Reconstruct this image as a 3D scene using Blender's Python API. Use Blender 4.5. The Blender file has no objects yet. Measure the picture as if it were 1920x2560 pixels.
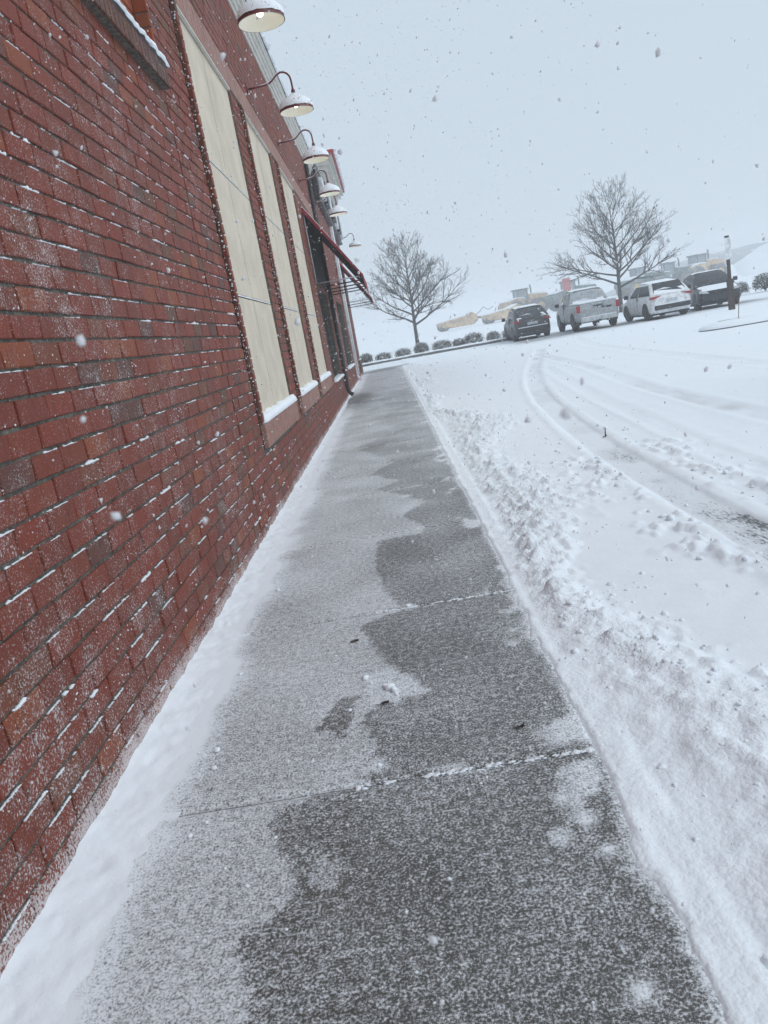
import bpy, math, random
import numpy as np
from mathutils import Matrix, Vector

R = math.radians
random.seed(7)
RNG = np.random.default_rng(11)
scene = bpy.context.scene
COL = scene.collection

# ------------------------------------------------------------------ camera
CAM_H = 1.5
cam_d = bpy.data.cameras.new('camera')
cam = bpy.data.objects.new('camera', cam_d)
COL.objects.link(cam)
scene.camera = cam
FPX = 1950.0
cam_d.sensor_fit = 'VERTICAL'
cam_d.sensor_height = 24.0
cam_d.lens = 24.0 * FPX / 2560.0
cam_d.clip_start = 0.02
cam_d.clip_end = 3000
Yc = Vector((4, -445, FPX)).normalized()            # world +Y seen from the lens (x right, y down, z forward)
roll = R(10.4)
d0 = Vector((math.sin(roll), math.cos(roll), 0))
Dc = Vector((d0.x, d0.y, -d0.dot(Yc) / Yc.z)).normalized()
Xc = Dc.cross(Yc)
Uc = -Dc
rot = Matrix(((Xc.x, -Xc.y, -Xc.z), (Yc.x, -Yc.y, -Yc.z), (Uc.x, -Uc.y, -Uc.z)))
cam.matrix_world = Matrix.Translation((0, 0, CAM_H)) @ rot.to_4x4()
cam_d.dof.use_dof = True
cam_d.dof.focus_distance = 6.0
cam_d.dof.aperture_fstop = 7.5

# ------------------------------------------------------------------ world, sun, exposure
SUN_EL, SUN_AZ = R(46), R(112)                      # azimuth from +Y towards +X
world = bpy.data.worlds.new('World')
scene.world = world
world.use_nodes = True
wn = world.node_tree.nodes
wl = world.node_tree.links
for n in list(wn): wn.remove(n)
w_out = wn.new('ShaderNodeOutputWorld')
w_mix = wn.new('ShaderNodeMixShader')
w_sky = wn.new('ShaderNodeBackground')
w_cld = wn.new('ShaderNodeBackground')
sky = wn.new('ShaderNodeTexSky')
sky.sky_type = 'NISHITA'
sky.sun_disc = False
sky.sun_elevation = SUN_EL
sky.sun_rotation = SUN_AZ
sky.air_density = 1.0
sky.dust_density = 4.0
w_sky.inputs['Strength'].default_value = 0.08
w_cld.inputs['Color'].default_value = (0.562, 0.655, 0.745, 1)
w_cld.inputs['Strength'].default_value = 1.17
w_mix.inputs[0].default_value = 0.9                 # closed cloud deck over the clear sky
wl.new(sky.outputs[0], w_sky.inputs['Color'])
wl.new(w_sky.outputs[0], w_mix.inputs[1])
wl.new(w_cld.outputs[0], w_mix.inputs[2])
wl.new(w_mix.outputs[0], w_out.inputs['Surface'])
sun_d = bpy.data.lights.new('sun', 'SUN')
sun_d.energy = 0.95
sun_d.angle = R(40)
sun_d.color = (0.97, 0.985, 1.0)
sun = bpy.data.objects.new('sun', sun_d)
COL.objects.link(sun)
sdir = Vector((math.sin(SUN_AZ) * math.cos(SUN_EL), math.cos(SUN_AZ) * math.cos(SUN_EL), math.sin(SUN_EL)))
sun.rotation_euler = sdir.to_track_quat('Z', 'Y').to_euler()
sun.location = sdir * 60
vs = scene.view_settings
vs.view_transform = 'Standard'
vs.look = 'None'
vs.exposure = 0.0
vs.gamma = 1.0
vs.use_curve_mapping = False
scene.cycles.max_bounces = 8
scene.cycles.diffuse_bounces = 5
scene.cycles.volume_bounces = 2
scene.cycles.use_denoising = True
scene.cycles.volume_max_steps = 64

# ------------------------------------------------------------------ helpers
def tag(o, label=None, cat=None, group=None, kind=None):
    if label: o['label'] = label
    if cat: o['category'] = cat
    if group: o['group'] = group
    if kind: o['kind'] = kind
    return o

def empty(name, loc=(0, 0, 0), rz=0.0, parent=None):
    o = bpy.data.objects.new(name, None)
    COL.objects.link(o)
    o.location = loc
    o.rotation_euler = (0, 0, rz)
    o.empty_display_size = 0.1
    if parent: o.parent = parent
    return o

def rot_to(d):
    d = Vector(d).normalized()
    return d.to_track_quat('Z', 'Y').to_matrix()

class MB:
    def __init__(s):
        s.v = []; s.f = []; s.sm = []; s.tone = None
    def add(s, vs, fs, smooth=False):
        b = len(s.v)
        s.v += [tuple(p) for p in vs]
        s.f += [tuple(i + b for i in f) for f in fs]
        s.sm += [smooth] * len(fs)
        return s
    def box(s, x0, x1, y0, y1, z0, z1):
        return s.add([(x0,y0,z0),(x1,y0,z0),(x1,y1,z0),(x0,y1,z0),(x0,y0,z1),(x1,y0,z1),(x1,y1,z1),(x0,y1,z1)],
              [(0,3,2,1),(4,5,6,7),(0,1,5,4),(1,2,6,5),(2,3,7,6),(3,0,4,7)])
    def tube(s, pts, rad, n=8, caps=True, smooth=True):
        pts = [Vector(p) for p in pts]
        if not hasattr(rad, '__len__'): rad = [rad] * len(pts)
        vs = []; fs = []
        up = None
        for i, p in enumerate(pts):
            a = pts[max(i-1,0)]; b = pts[min(i+1,len(pts)-1)]
            d = (b - a)
            if d.length < 1e-9: d = Vector((0,0,1))
            d.normalize()
            if up is None:
                up = Vector((0,0,1)) if abs(d.z) < .9 else Vector((1,0,0))
            sd = d.cross(up)
            if sd.length < 1e-6: sd = d.orthogonal()
            sd.normalize(); up = sd.cross(d).normalized()
            for k in range(n):
                t = 2*math.pi*k/n
                vs.append(p + (sd*math.cos(t) + up*math.sin(t)) * rad[i])
        for i in range(len(pts)-1):
            for k in range(n):
                k2 = (k+1) % n
                fs.append((i*n+k, i*n+k2, (i+1)*n+k2, (i+1)*n+k))
        if caps:
            fs.append(tuple(range(n))[::-1]); m = (len(pts)-1)*n
            fs.append(tuple(range(m, m+n)))
        return s.add(vs, fs, smooth)
    def lathe(s, prof, c=(0,0,0), n=24, axis='z', smooth=True, closed=False):
        vs = []; fs = []
        for r, h in prof:
            for k in range(n):
                t = 2*math.pi*k/n
                a, b = r*math.cos(t), r*math.sin(t)
                vs.append((c[0]+a, c[1]+b, c[2]+h) if axis == 'z' else (c[0]+h, c[1]+a, c[2]+b))
        m = len(prof)
        for i in range(m-1 if not closed else m):
            j = (i+1) % m
            for k in range(n):
                k2 = (k+1) % n
                fs.append((i*n+k, i*n+k2, j*n+k2, j*n+k))
        return s.add(vs, fs, smooth)
    def prism(s, poly, axis, a, b):
        n = len(poly)
        def P(p, t):
            return {'x': (t,p[0],p[1]), 'y': (p[0],t,p[1]), 'z': (p[0],p[1],t)}[axis]
        vs = [P(p, a) for p in poly] + [P(p, b) for p in poly]
        fs = [tuple(range(n))[::-1], tuple(range(n, 2*n))]
        fs += [(i, (i+1) % n, n+(i+1) % n, n+i) for i in range(n)]
        return s.add(vs, fs)
    def mesh(s, name, mat=None):
        me = bpy.data.meshes.new(name)
        me.from_pydata(s.v, [], s.f)
        me.polygons.foreach_set('use_smooth', s.sm)
        if s.tone is not None:
            at = me.attributes.new('tone', 'FLOAT', 'FACE')
            at.data.foreach_set('value', s.tone)
        if mat: me.materials.append(mat)
        me.update()
        return me
    def build(s, name, mat, parent=None, loc=None, bevel=0, fixn=True, sub=0):
        me = s.mesh(name, mat)
        if fixn:
            import bmesh
            bm = bmesh.new(); bm.from_mesh(me)
            bmesh.ops.recalc_face_normals(bm, faces=bm.faces)
            bm.to_mesh(me); bm.free()
        o = bpy.data.objects.new(name, me)
        COL.objects.link(o)
        if parent: o.parent = parent
        if loc: o.location = loc
        if bevel:
            m = o.modifiers.new('bevel', 'BEVEL'); m.width = bevel; m.segments = 2; m.limit_method = 'ANGLE'; m.angle_limit = R(35)
        if sub:
            m = o.modifiers.new('sub', 'SUBSURF'); m.levels = sub; m.render_levels = sub
        return o

def raw_mesh(name, V, F, mat, parent=None, smooth=True, attrs=None, loc=None):
    me = bpy.data.meshes.new(name)
    V = np.asarray(V, np.float32); F = np.asarray(F, np.int32)
    k = F.shape[1]
    me.vertices.add(len(V)); me.vertices.foreach_set('co', V.ravel())
    me.loops.add(F.size); me.loops.foreach_set('vertex_index', F.ravel())
    me.polygons.add(len(F)); me.polygons.foreach_set('loop_start', np.arange(0, F.size, k, dtype=np.int32))
    me.polygons.foreach_set('use_smooth', np.full(len(F), smooth))
    for nm, dom, vals in (attrs or []):
        at = me.attributes.new(nm, 'FLOAT', dom)
        at.data.foreach_set('value', np.asarray(vals, np.float32))
    me.update(calc_edges=True); me.validate()
    if mat: me.materials.append(mat)
    o = bpy.data.objects.new(name, me)
    COL.objects.link(o)
    if parent: o.parent = parent
    if loc: o.location = loc
    return o

def copy_tree(o, parent=None):
    c = o.copy(); COL.objects.link(c); c.parent = parent
    for ch in list(o.children): copy_tree(ch, c)
    return c

# numpy noise
def _hash(ix, iy, seed):
    h = (ix.astype(np.int64) * 374761393 + iy.astype(np.int64) * 668265263 + seed * 974711) & 0x7fffffff
    h = ((h ^ (h >> 13)) * 1274126177) & 0x7fffffff
    return ((h ^ (h >> 16)) & 0xffff) / 65535.0
def vnoise(x, y, seed=0):
    ix, iy = np.floor(x), np.floor(y)
    fx, fy = x - ix, y - iy
    ux, uy = fx*fx*fx*(fx*(fx*6-15)+10), fy*fy*fy*(fy*(fy*6-15)+10)
    a = _hash(ix, iy, seed); b = _hash(ix+1, iy, seed); c = _hash(ix, iy+1, seed); d = _hash(ix+1, iy+1, seed)
    return (a*(1-ux)+b*ux)*(1-uy) + (c*(1-ux)+d*ux)*uy
def fbm(x, y, seed=0, oct=4, gain=.5):
    s = 0; a = 1; t = 0
    for i in range(oct):
        s = s + a*vnoise(x*2**i + 17.3*i, y*2**i - 9.1*i, seed+i); t += a; a *= gain
    return s/t
def sstep(a, b, x):
    t = np.clip((x-a)/(b-a), 0, 1); return t*t*(3-2*t)
def inpoly(px, py, poly):
    r = np.zeros(px.shape, bool); n = len(poly); j = n-1
    for i in range(n):
        xi, yi = poly[i]; xj, yj = poly[j]
        if yi != yj:
            r ^= ((yi > py) != (yj > py)) & (px < (xj-xi)*(py-yi)/(yj-yi) + xi)
        j = i
    return r
def polydist(px, py, pts):
    best = np.full(px.shape, 1e9)
    for (ax, ay), (bx, by) in zip(pts[:-1], pts[1:]):
        dx, dy = bx-ax, by-ay
        t = np.clip(((px-ax)*dx+(py-ay)*dy)/(dx*dx+dy*dy), 0, 1)
        best = np.minimum(best, np.hypot(px-ax-t*dx, py-ay-t*dy))
    return best

# ------------------------------------------------------------------ materials
class NT:
    def __init__(s, name):
        s.m = bpy.data.materials.new(name); s.m.use_nodes = True
        s.t = s.m.node_tree
        s.b = s.t.nodes['Principled BSDF']
    def n(s, typ, **kw):
        nd = s.t.nodes.new('ShaderNode' + typ)
        for k, v in kw.items():
            if k.startswith('i_'):
                key = k[2:]
                key = int(key) if key.isdigit() else key.replace('_', ' ')
                if hasattr(v, 'is_output'): s.t.links.new(v, nd.inputs[key])
                else: nd.inputs[key].default_value = v
            else: setattr(nd, k, v)
        return nd
    def link(s, a, b): s.t.links.new(a, b)
    def pos(s): return s.n('NewGeometry').outputs['Position']
    def noise(s, vec, scale, detail=2, rough=.5):
        return s.n('TexNoise', i_Vector=vec, i_Scale=scale, i_Detail=detail, i_Roughness=rough).outputs['Fac']
    def math(s, op, a, b=0.0, c=None):
        nd = s.n('Math', operation=op)
        for i, v in enumerate((a, b) if c is None else (a, b, c)):
            if hasattr(v, 'is_output'): s.link(v, nd.inputs[i])
            else: nd.inputs[i].default_value = v
        return nd.outputs[0]
    def ss(s, v, a, b, lo=0.0, hi=1.0):
        nd = s.n('MapRange', interpolation_type='SMOOTHSTEP')
        for i, q in enumerate((v, a, b, lo, hi)):
            if hasattr(q, 'is_output'): s.link(q, nd.inputs[i])
            else: nd.inputs[i].default_value = q
        return nd.outputs[0]
    def mix(s, f, a, b):
        nd = s.n('Mix', data_type='RGBA')
        for sock, v in ((nd.inputs[0], f), (nd.inputs[6], a), (nd.inputs[7], b)):
            if hasattr(v, 'is_output'): s.link(v, sock)
            else: sock.default_value = v if not isinstance(v, tuple) else (v + (1,) if len(v) == 3 else v)
        return nd.outputs[2]
    def ramp(s, f, stops):
        nd = s.n('ValToRGB'); e = nd.color_ramp.elements
        while len(e) > 1: e.remove(e[0])
        e[0].position = stops[0][0]; e[0].color = stops[0][1] + (1,)
        for p, c in stops[1:]:
            x = e.new(p); x.color = c + (1,)
        s.link(f, nd.inputs[0]); return nd.outputs[0]
    def bump(s, h, strength, dist):
        nd = s.n('Bump', i_Strength=strength, i_Distance=dist, i_Height=h)
        s.link(nd.outputs[0], s.b.inputs['Normal'])
    def col(s, c):
        if hasattr(c, 'is_output'): s.link(c, s.b.inputs['Base Color'])
        else: s.b.inputs['Base Color'].default_value = c + (1,)
        return s
    def rough(s, r):
        if hasattr(r, 'is_output'): s.link(r, s.b.inputs['Roughness'])
        else: s.b.inputs['Roughness'].default_value = r
        return s

SNOW = (0.885, 0.92, 0.955)

def simple(name, c, rough=.6, metal=0.0, speck=0.0, speck_scale=40, dirt=.15, dscale=6.0):
    """plain paint / stone with slight tonal variation and clinging snow specks"""
    t = NT(name); p = t.pos()
    nz = t.noise(p, dscale, 4)
    c2 = tuple(max(0, x*(1-dirt*1.6)) for x in c); c3 = tuple(min(1, x*(1+dirt)) for x in c)
    col = t.mix(t.ss(nz, .3, .7), c2, c3)
    if speck:
        sp = t.noise(p, speck_scale, 3, .6)
        k = t.ss(sp, .74-speck*.3, .80-speck*.3)
        col = t.mix(k, col, SNOW)
        t.rough(t.ss(k, 0, 1, rough, .85))
    else: t.rough(rough)
    t.col(col); t.b.inputs['Metallic'].default_value = metal
    return t.m

def m_snow():
    t = NT('snow'); p = t.pos()
    a = t.noise(p, 9, 5, .55); b = t.noise(p, 70, 4, .6); c = t.noise(p, 330, 2)
    h = t.math('ADD', t.math('MULTIPLY', a, .7), t.math('ADD', t.math('MULTIPLY', b, .28), t.math('MULTIPLY', c, .06)))
    t.col(t.mix(t.ss(a, .3, .7), (.855,.895,.93), SNOW)); t.rough(.75)
    t.b.inputs['Specular IOR Level'].default_value = .25
    t.bump(h, .35, .02)
    return t.m
M_SNOW = m_snow()

def m_lot():
    """snow over asphalt, 'bare' attribute says how far it is worn through, plus painted kerb shade"""
    t = NT('lot_snow'); p = t.pos()
    bare = t.n('Attribute', attribute_name='bare').outputs['Fac']
    a = t.noise(p, 6, 5, .55); b = t.noise(p, 45, 4, .6); c = t.noise(p, 240, 2)
    mp = t.n('Mapping', i_Vector=p); mp.inputs['Scale'].default_value = (60, 16, 60)
    d = t.noise(mp.outputs[0], 1.0, 5, .65)
    k = t.ss(t.math('ADD', d, t.math('MULTIPLY', bare, .62)), .74, .98)
    sn = t.mix(t.ss(a, .3, .7), (.855,.895,.93), SNOW)
    gl = t.mix(t.ss(bare, 0, .5), sn, (.70,.72,.745))
    t.col(t.mix(k, gl, (.16,.165,.17))); t.rough(.8)
    t.b.inputs['Specular IOR Level'].default_value = .2
    crumb = t.n('Attribute', attribute_name='crumb').outputs['Fac']
    e = t.n('TexVoronoi', i_Vector=p, i_Scale=42.0).outputs['Distance']
    e2 = t.n('TexVoronoi', i_Vector=p, i_Scale=95.0).outputs['Distance']
    cr = t.math('MULTIPLY', crumb, t.math('ADD', t.math('MULTIPLY', e, -1.3), t.math('ADD', t.math('MULTIPLY', e2, -.6), t.math('MULTIPLY', t.noise(p, 28, 5, .65), 1.6))))
    h = t.math('ADD', t.math('MULTIPLY', a, .6), t.math('ADD', t.math('MULTIPLY', b, .3), t.math('MULTIPLY', c, .05)))
    t.bump(t.math('ADD', h, cr), .45, .018)
    return t.m
M_LOT = m_lot()

def m_walk():
    """wet broom-finished concrete with a dusting of flakes; 'cover' says how much snow was left by the shovel"""
    t = NT('sidewalk_concrete'); p = t.pos()
    cov = t.n('Attribute', attribute_name='cover').outputs['Fac']
    base_n = t.noise(p, 3.0, 5, .6); grit = t.noise(p, 160, 3, .6)
    con = t.mix(t.ss(base_n, .3, .7), (.060,.057,.050), (.090,.086,.076))
    con = t.mix(t.ss(grit, .40, .8), con, (.115,.108,.098))
    leaf = t.ss(t.noise(p, 22, 2), .72, .76)
    con = t.mix(t.math('MULTIPLY', leaf, .5), con, (.09,.075,.05))
    mp = t.n('Mapping', i_Vector=p); mp.inputs['Scale'].default_value = (1.0, .95, 1)
    f1 = t.noise(mp.outputs[0], 120, 4, .64)
    f2 = t.noise(p, 34, 3, .6)
    f3 = t.noise(p, 1.6, 3, .5)
    v = t.math('ADD', f1, t.math('MULTIPLY', t.math('SUBTRACT', f2, .5), .42))
    v = t.math('ADD', v, t.math('MULTIPLY', t.math('SUBTRACT', f3, .5), .22))
    v = t.math('ADD', v, t.math('MULTIPLY', t.math('SUBTRACT', t.noise(p, 330, 2), .5), .45))
    thr = t.math('SUBTRACT', .678, t.math('MULTIPLY', cov, .32))
    wd = t.ss(cov, .35, .75, .135, .19)
    k = t.ss(v, t.math('SUBTRACT', thr, wd), t.math('ADD', thr, wd))
    clump = t.ss(t.math('ADD', t.noise(p, 52, 3, .6), t.math('MULTIPLY', cov, .05)), .685, .74)
    k = t.math('MAXIMUM', k, clump)
    k = t.math('MAXIMUM', k, t.ss(cov, .93, 1.0))
    t.col(t.mix(k, con, t.mix(t.ss(cov, .75, .98), (.80,.82,.85), SNOW)))
    t.rough(t.ss(k, 0, 1, .42, .85))
    t.bump(t.math('ADD', t.math('MULTIPLY', k, .8), t.math('MULTIPLY', grit, .25)), .6, .004)
    return t.m
M_WALK = m_walk()

def m_brick(name='brick', orange=False, frost=1.0, pale=False):
    t = NT(name); p = t.pos()
    tone = t.n('Attribute', attribute_name='tone').outputs['Fac']
    if orange:
        c = t.ramp(tone, [(0,(.22,.050,.016)),(.4,(.30,.062,.018)),(.75,(.34,.085,.028)),(1,(.20,.07,.03))])
    else:
        c = t.ramp(tone, [(0,(.105,.052,.026)),(.09,(.15,.058,.027)),(.17,(.205,.043,.019)),(.30,(.160,.034,.017)),(.45,(.225,.039,.019)),(.60,(.150,.031,.016)),(.72,(.19,.036,.018)),(.82,(.225,.044,.020)),(.90,(.255,.068,.022)),(.96,(.11,.043,.032)),(1,(.085,.042,.032))])
    if pale: c = t.mix(.5, c, (.52,.36,.30))
    mp = t.n('Mapping', i_Vector=p); mp.inputs['Scale'].default_value = (1, 55, 7)
    stri = t.noise(mp.outputs[0], 1.0, 3, .6)
    blot = t.noise(p, 14, 4, .6); gr = t.noise(p, 210, 3, .6)
    c = t.mix(t.ss(stri, .56, .72), c, t.mix(.7, c, (.03,.018,.014)))
    c = t.mix(t.ss(blot, .35, .75, 0, .45), c, (.20,.055,.04))
    c = t.mix(t.ss(gr, .48, .8, 0, .45), c, (.34,.10,.06))
    # flakes stuck to the face
    s1 = t.noise(p, 105, 3, .62); area = t.noise(p, 1.1, 3, .55); a2 = t.noise(p, 9, 3, .6)
    dens = t.math('ADD', t.math('MULTIPLY', t.math('SUBTRACT', area, .5), .34), t.math('MULTIPLY', t.math('SUBTRACT', a2, .5), .32))
    z = t.n('SeparateXYZ', i_Vector=p).outputs[2]
    low = t.ss(z, .02, .17, .20, 0.0)
    yv = t.n('SeparateXYZ', i_Vector=p).outputs[1]
    dens = t.math('ADD', dens, t.ss(yv, 3.5, 7.5, .015, -.05))
    v = t.math('ADD', t.math('ADD', s1, dens), low)
    mp2 = t.n('Mapping', i_Vector=p); mp2.inputs['Scale'].default_value = (1, 1, .62)
    s2 = t.noise(mp2.outputs[0], 190, 3, .6)
    v2 = t.math('ADD', s2, t.math('MULTIPLY', dens, .55))
    k = t.math('MULTIPLY', t.math('MAXIMUM', t.ss(v, .60, .69), t.math('MULTIPLY', t.ss(v2, .60, .70), .75)), .66*frost)
    film = t.math('MULTIPLY', t.ss(t.math('ADD', dens, low), -.04, .26), .11*frost)
    c = t.mix(film, c, (.50,.34,.29))
    c = t.mix(k, c, (.74,.72,.72))
    t.col(c); t.rough(t.ss(k, 0, 1, .62, .9))
    t.b.inputs['Specular IOR Level'].default_value = .3
    t.bump(t.math('ADD', t.math('MULTIPLY', stri, -.5), t.math('ADD', t.math('MULTIPLY', gr, .3), t.math('MULTIPLY', k, .6))), .7, .006)
    return t.m
M_BRICK = m_brick()
M_BRICK_P = m_brick('pale_brick', False, .8, True)
M_BRICK_O = m_brick('brick_infill', True, .25)
M_MORTAR = simple('mortar', (.125,.12,.10), .9, speck=.28, speck_scale=110, dirt=.3, dscale=30)
M_TAN = simple('tan_stucco', (.645,.565,.45), .85, speck=.26, speck_scale=75, dirt=.06, dscale=3)
M_BEIGE = simple('beige_trim', (.60,.58,.53), .6, speck=.12, dirt=.08)
M_BEIGE2 = simple('beige_soffit', (.55,.53,.47), .6, dirt=.1)
M_RED = simple('red_coping', (.33,.02,.03), .5, speck=.12, speck_scale=60)
M_LAMPRED = simple('dark_red_enamel', (.14,.018,.020), .4, speck=.22, speck_scale=90)
M_CREAM = simple('cream_enamel', (.82,.81,.74), .35, dirt=.03)
M_BLACK = simple('black_fabric', (.012,.012,.014), .7, speck=.10, speck_scale=30)
M_BLACKM = simple('black_metal', (.02,.02,.023), .5, speck=.16, speck_scale=40)
M_GREYM = simple('grey_metal', (.42,.42,.43), .45, .2, speck=.3, speck_scale=40)
M_DARKJ = simple('dark_joint', (.035,.014,.012), .8)
M_VAL = simple('red_canvas', (.26,.012,.030), .75, speck=.22, speck_scale=50)
M_WHITE = simple('white_paint', (.70,.72,.74), .5, speck=.2)
M_WOOD = simple('brown_post', (.055,.035,.030), .8, speck=.22, speck_scale=30)
M_STAKE = simple('orange_stake', (.22,.10,.05), .6)
M_CONC = simple('kerb_concrete', (.16,.16,.16), .85, speck=.3, speck_scale=12)
M_BARK = simple('bark', (.048,.042,.039), .9, speck=.18, speck_scale=9, dirt=.3)
M_TWIG = simple('twig', (.042,.037,.036), .9, speck=.10, speck_scale=6, dirt=.3)
M_RUBBER = simple('tyre_rubber', (.018,.018,.02), .8, speck=.22, speck_scale=12)
M_RIM = simple('alloy', (.28,.29,.30), .35, .6)
M_DARKGREY = simple('charcoal_paint', (.045,.049,.055), .35, .1, speck=.34, speck_scale=11)
M_SILVER = simple('silver_paint', (.40,.42,.43), .35, .15, speck=.28, speck_scale=11)
M_CARWHITE = simple('white_car_paint', (.76,.77,.78), .3, speck=.1)
M_CARBLACK = simple('black_car_paint', (.022,.024,.028), .3, .1, speck=.26, speck_scale=11)
M_GLASS = simple('dark_glass', (.020,.023,.028), .12, speck=.22, speck_scale=10)
M_PLASTIC = simple('black_plastic', (.025,.025,.027), .6, speck=.2, speck_scale=10)
M_TAIL = simple('red_lens', (.38,.012,.02), .25)
M_HEAD = simple('clear_lens', (.6,.62,.64), .15)
M_CHROME = simple('bumper_metal', (.55,.56,.57), .3, .5, speck=.2, speck_scale=12)
M_PLATE = simple('plate', (.55,.58,.62), .5)
M_YEL = simple('machine_yellow', (.55,.39,.22), .6, speck=.3, speck_scale=8, dirt=.25, dscale=1.5)  # machine paint paled, so distance haze sits in the colour
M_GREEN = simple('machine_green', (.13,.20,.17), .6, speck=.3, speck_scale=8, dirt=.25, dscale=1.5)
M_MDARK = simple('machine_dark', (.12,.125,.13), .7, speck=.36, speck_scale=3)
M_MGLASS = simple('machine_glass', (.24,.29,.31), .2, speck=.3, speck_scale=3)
M_MRED = simple('machine_red', (.50,.05,.05), .5)
M_HUBY = simple('yellow_hub', (.60,.42,.05), .6)

def m_leaf():
    t = NT('evergreen_leaf'); tone = t.n('Attribute', attribute_name='tone').outputs['Fac']
    t.col(t.ramp(tone, [(0,(.030,.034,.024)),(.35,(.050,.056,.036)),(.6,(.085,.070,.045)),(.72,(.11,.10,.08)),(.74,(.80,.82,.85)),(1,(.85,.87,.9))])); t.rough(.8)
    return t.m
M_LEAF = m_leaf()

def m_bulb():
    t = NT('lamp_bulb'); t.col((1.0,.9,.7))
    t.b.inputs['Emission Color'].default_value = (1.0,.92,.76,1)
    t.b.inputs['Emission Strength'].default_value = 5.0
    return t.m
M_BULB = m_bulb()
def m_flake():
    t = NT('snowflake'); t.col((.92,.93,.95)); t.rough(.8)
    tr = t.n('BsdfTranslucent', i_Color=(.95,.96,.97,1)); mx = t.n('MixShader'); mx.inputs[0].default_value = .5
    t.link(t.b.outputs[0], mx.inputs[1]); t.link(tr.outputs[0], mx.inputs[2]); t.link(mx.outputs[0], t.t.nodes['Material Output'].inputs['Surface'])
    t.b.inputs['Specular IOR Level'].default_value = .1
    return t.m
M_FLAKE = m_flake()
# ------------------------------------------------------------------ ground: snow over the car park, out to the horizon
W = -1.304           # plane of the brick wall
WALK_R = 0.475       # kerb edge of the sidewalk
WALK_END = 35.6
WALL_END = 35.2

def axis(parts):
    out = []
    for a, b, st in parts:
        n = max(1, int(round((b-a)/st)))
        out += list(np.linspace(a, b, n, endpoint=False))
    out.append(parts[-1][1]); return np.array(out)
def grow(a, b, s0, ratio):
    out = [a]; s = s0; sg = 1 if b > a else -1
    while (b - out[-1])*sg > s:
        out.append(out[-1] + sg*s); s *= ratio
    out.append(b); return out
gx = np.array(sorted(set(np.round(
    grow(-2.0, -900, .8, 1.35) + [-2.0, -1.45, -1.0, -.2, .3] + list(np.arange(.36, .478, .0118)) + list(np.arange(.478, 2.9, .020)) +
    list(np.arange(2.9, 7.2, .06)) + grow(7.2, 14, .12, 1.06) + grow(14, 900, .6, 1.22), 4))))
gy = np.array(sorted(set(np.round(
    grow(.9, -80, .12, 1.35) + list(np.arange(.9, 8.0, .022)) + list(np.arange(8.0, 16, .05)) + grow(16, 36, .10, 1.02) + grow(36, 1500, .4, 1.12), 4))))
GX, GY = np.meshgrid(gx, gy)
TRK_A = [(5.6,29.5),(4.55,25.0),(3.5,20.0),(2.83,16.2),(2.42,13.0),(2.18,10.2),(2.05,8.2),(2.0,6.6),(1.99,5.6),(1.985,4.8),(1.97,4.2),(1.95,2.0),(1.95,-5)]
TRK_B = [(5.6,30),(4.85,26.4),(4.42,17.7),(3.98,12.9),(3.87,10.7),(3.82,8.2),(3.8,5),(3.8,-5)]
TRK_C = [(8.0,34),(6.7,27.1),(6.18,20),(5.95,12.7),(5.9,5)]
TRK_D = [(3.9,20.6),(3.05,11.75),(2.92,9.4),(2.74,7.0),(2.72,6.0),(2.7,0)]
def spill_of(y):
    sp = np.clip(.16*(fbm(y*2.6, y*0, 701, 4, .6)-.46), 0, .1) + .022*fbm(y*11, y*0, 711, 3)*sstep(.40,.55,fbm(y*1.1, y*0, 721))
    return sp*sstep(1.0,1.6,y)*(1-.5*sstep(9,16,y))
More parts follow.
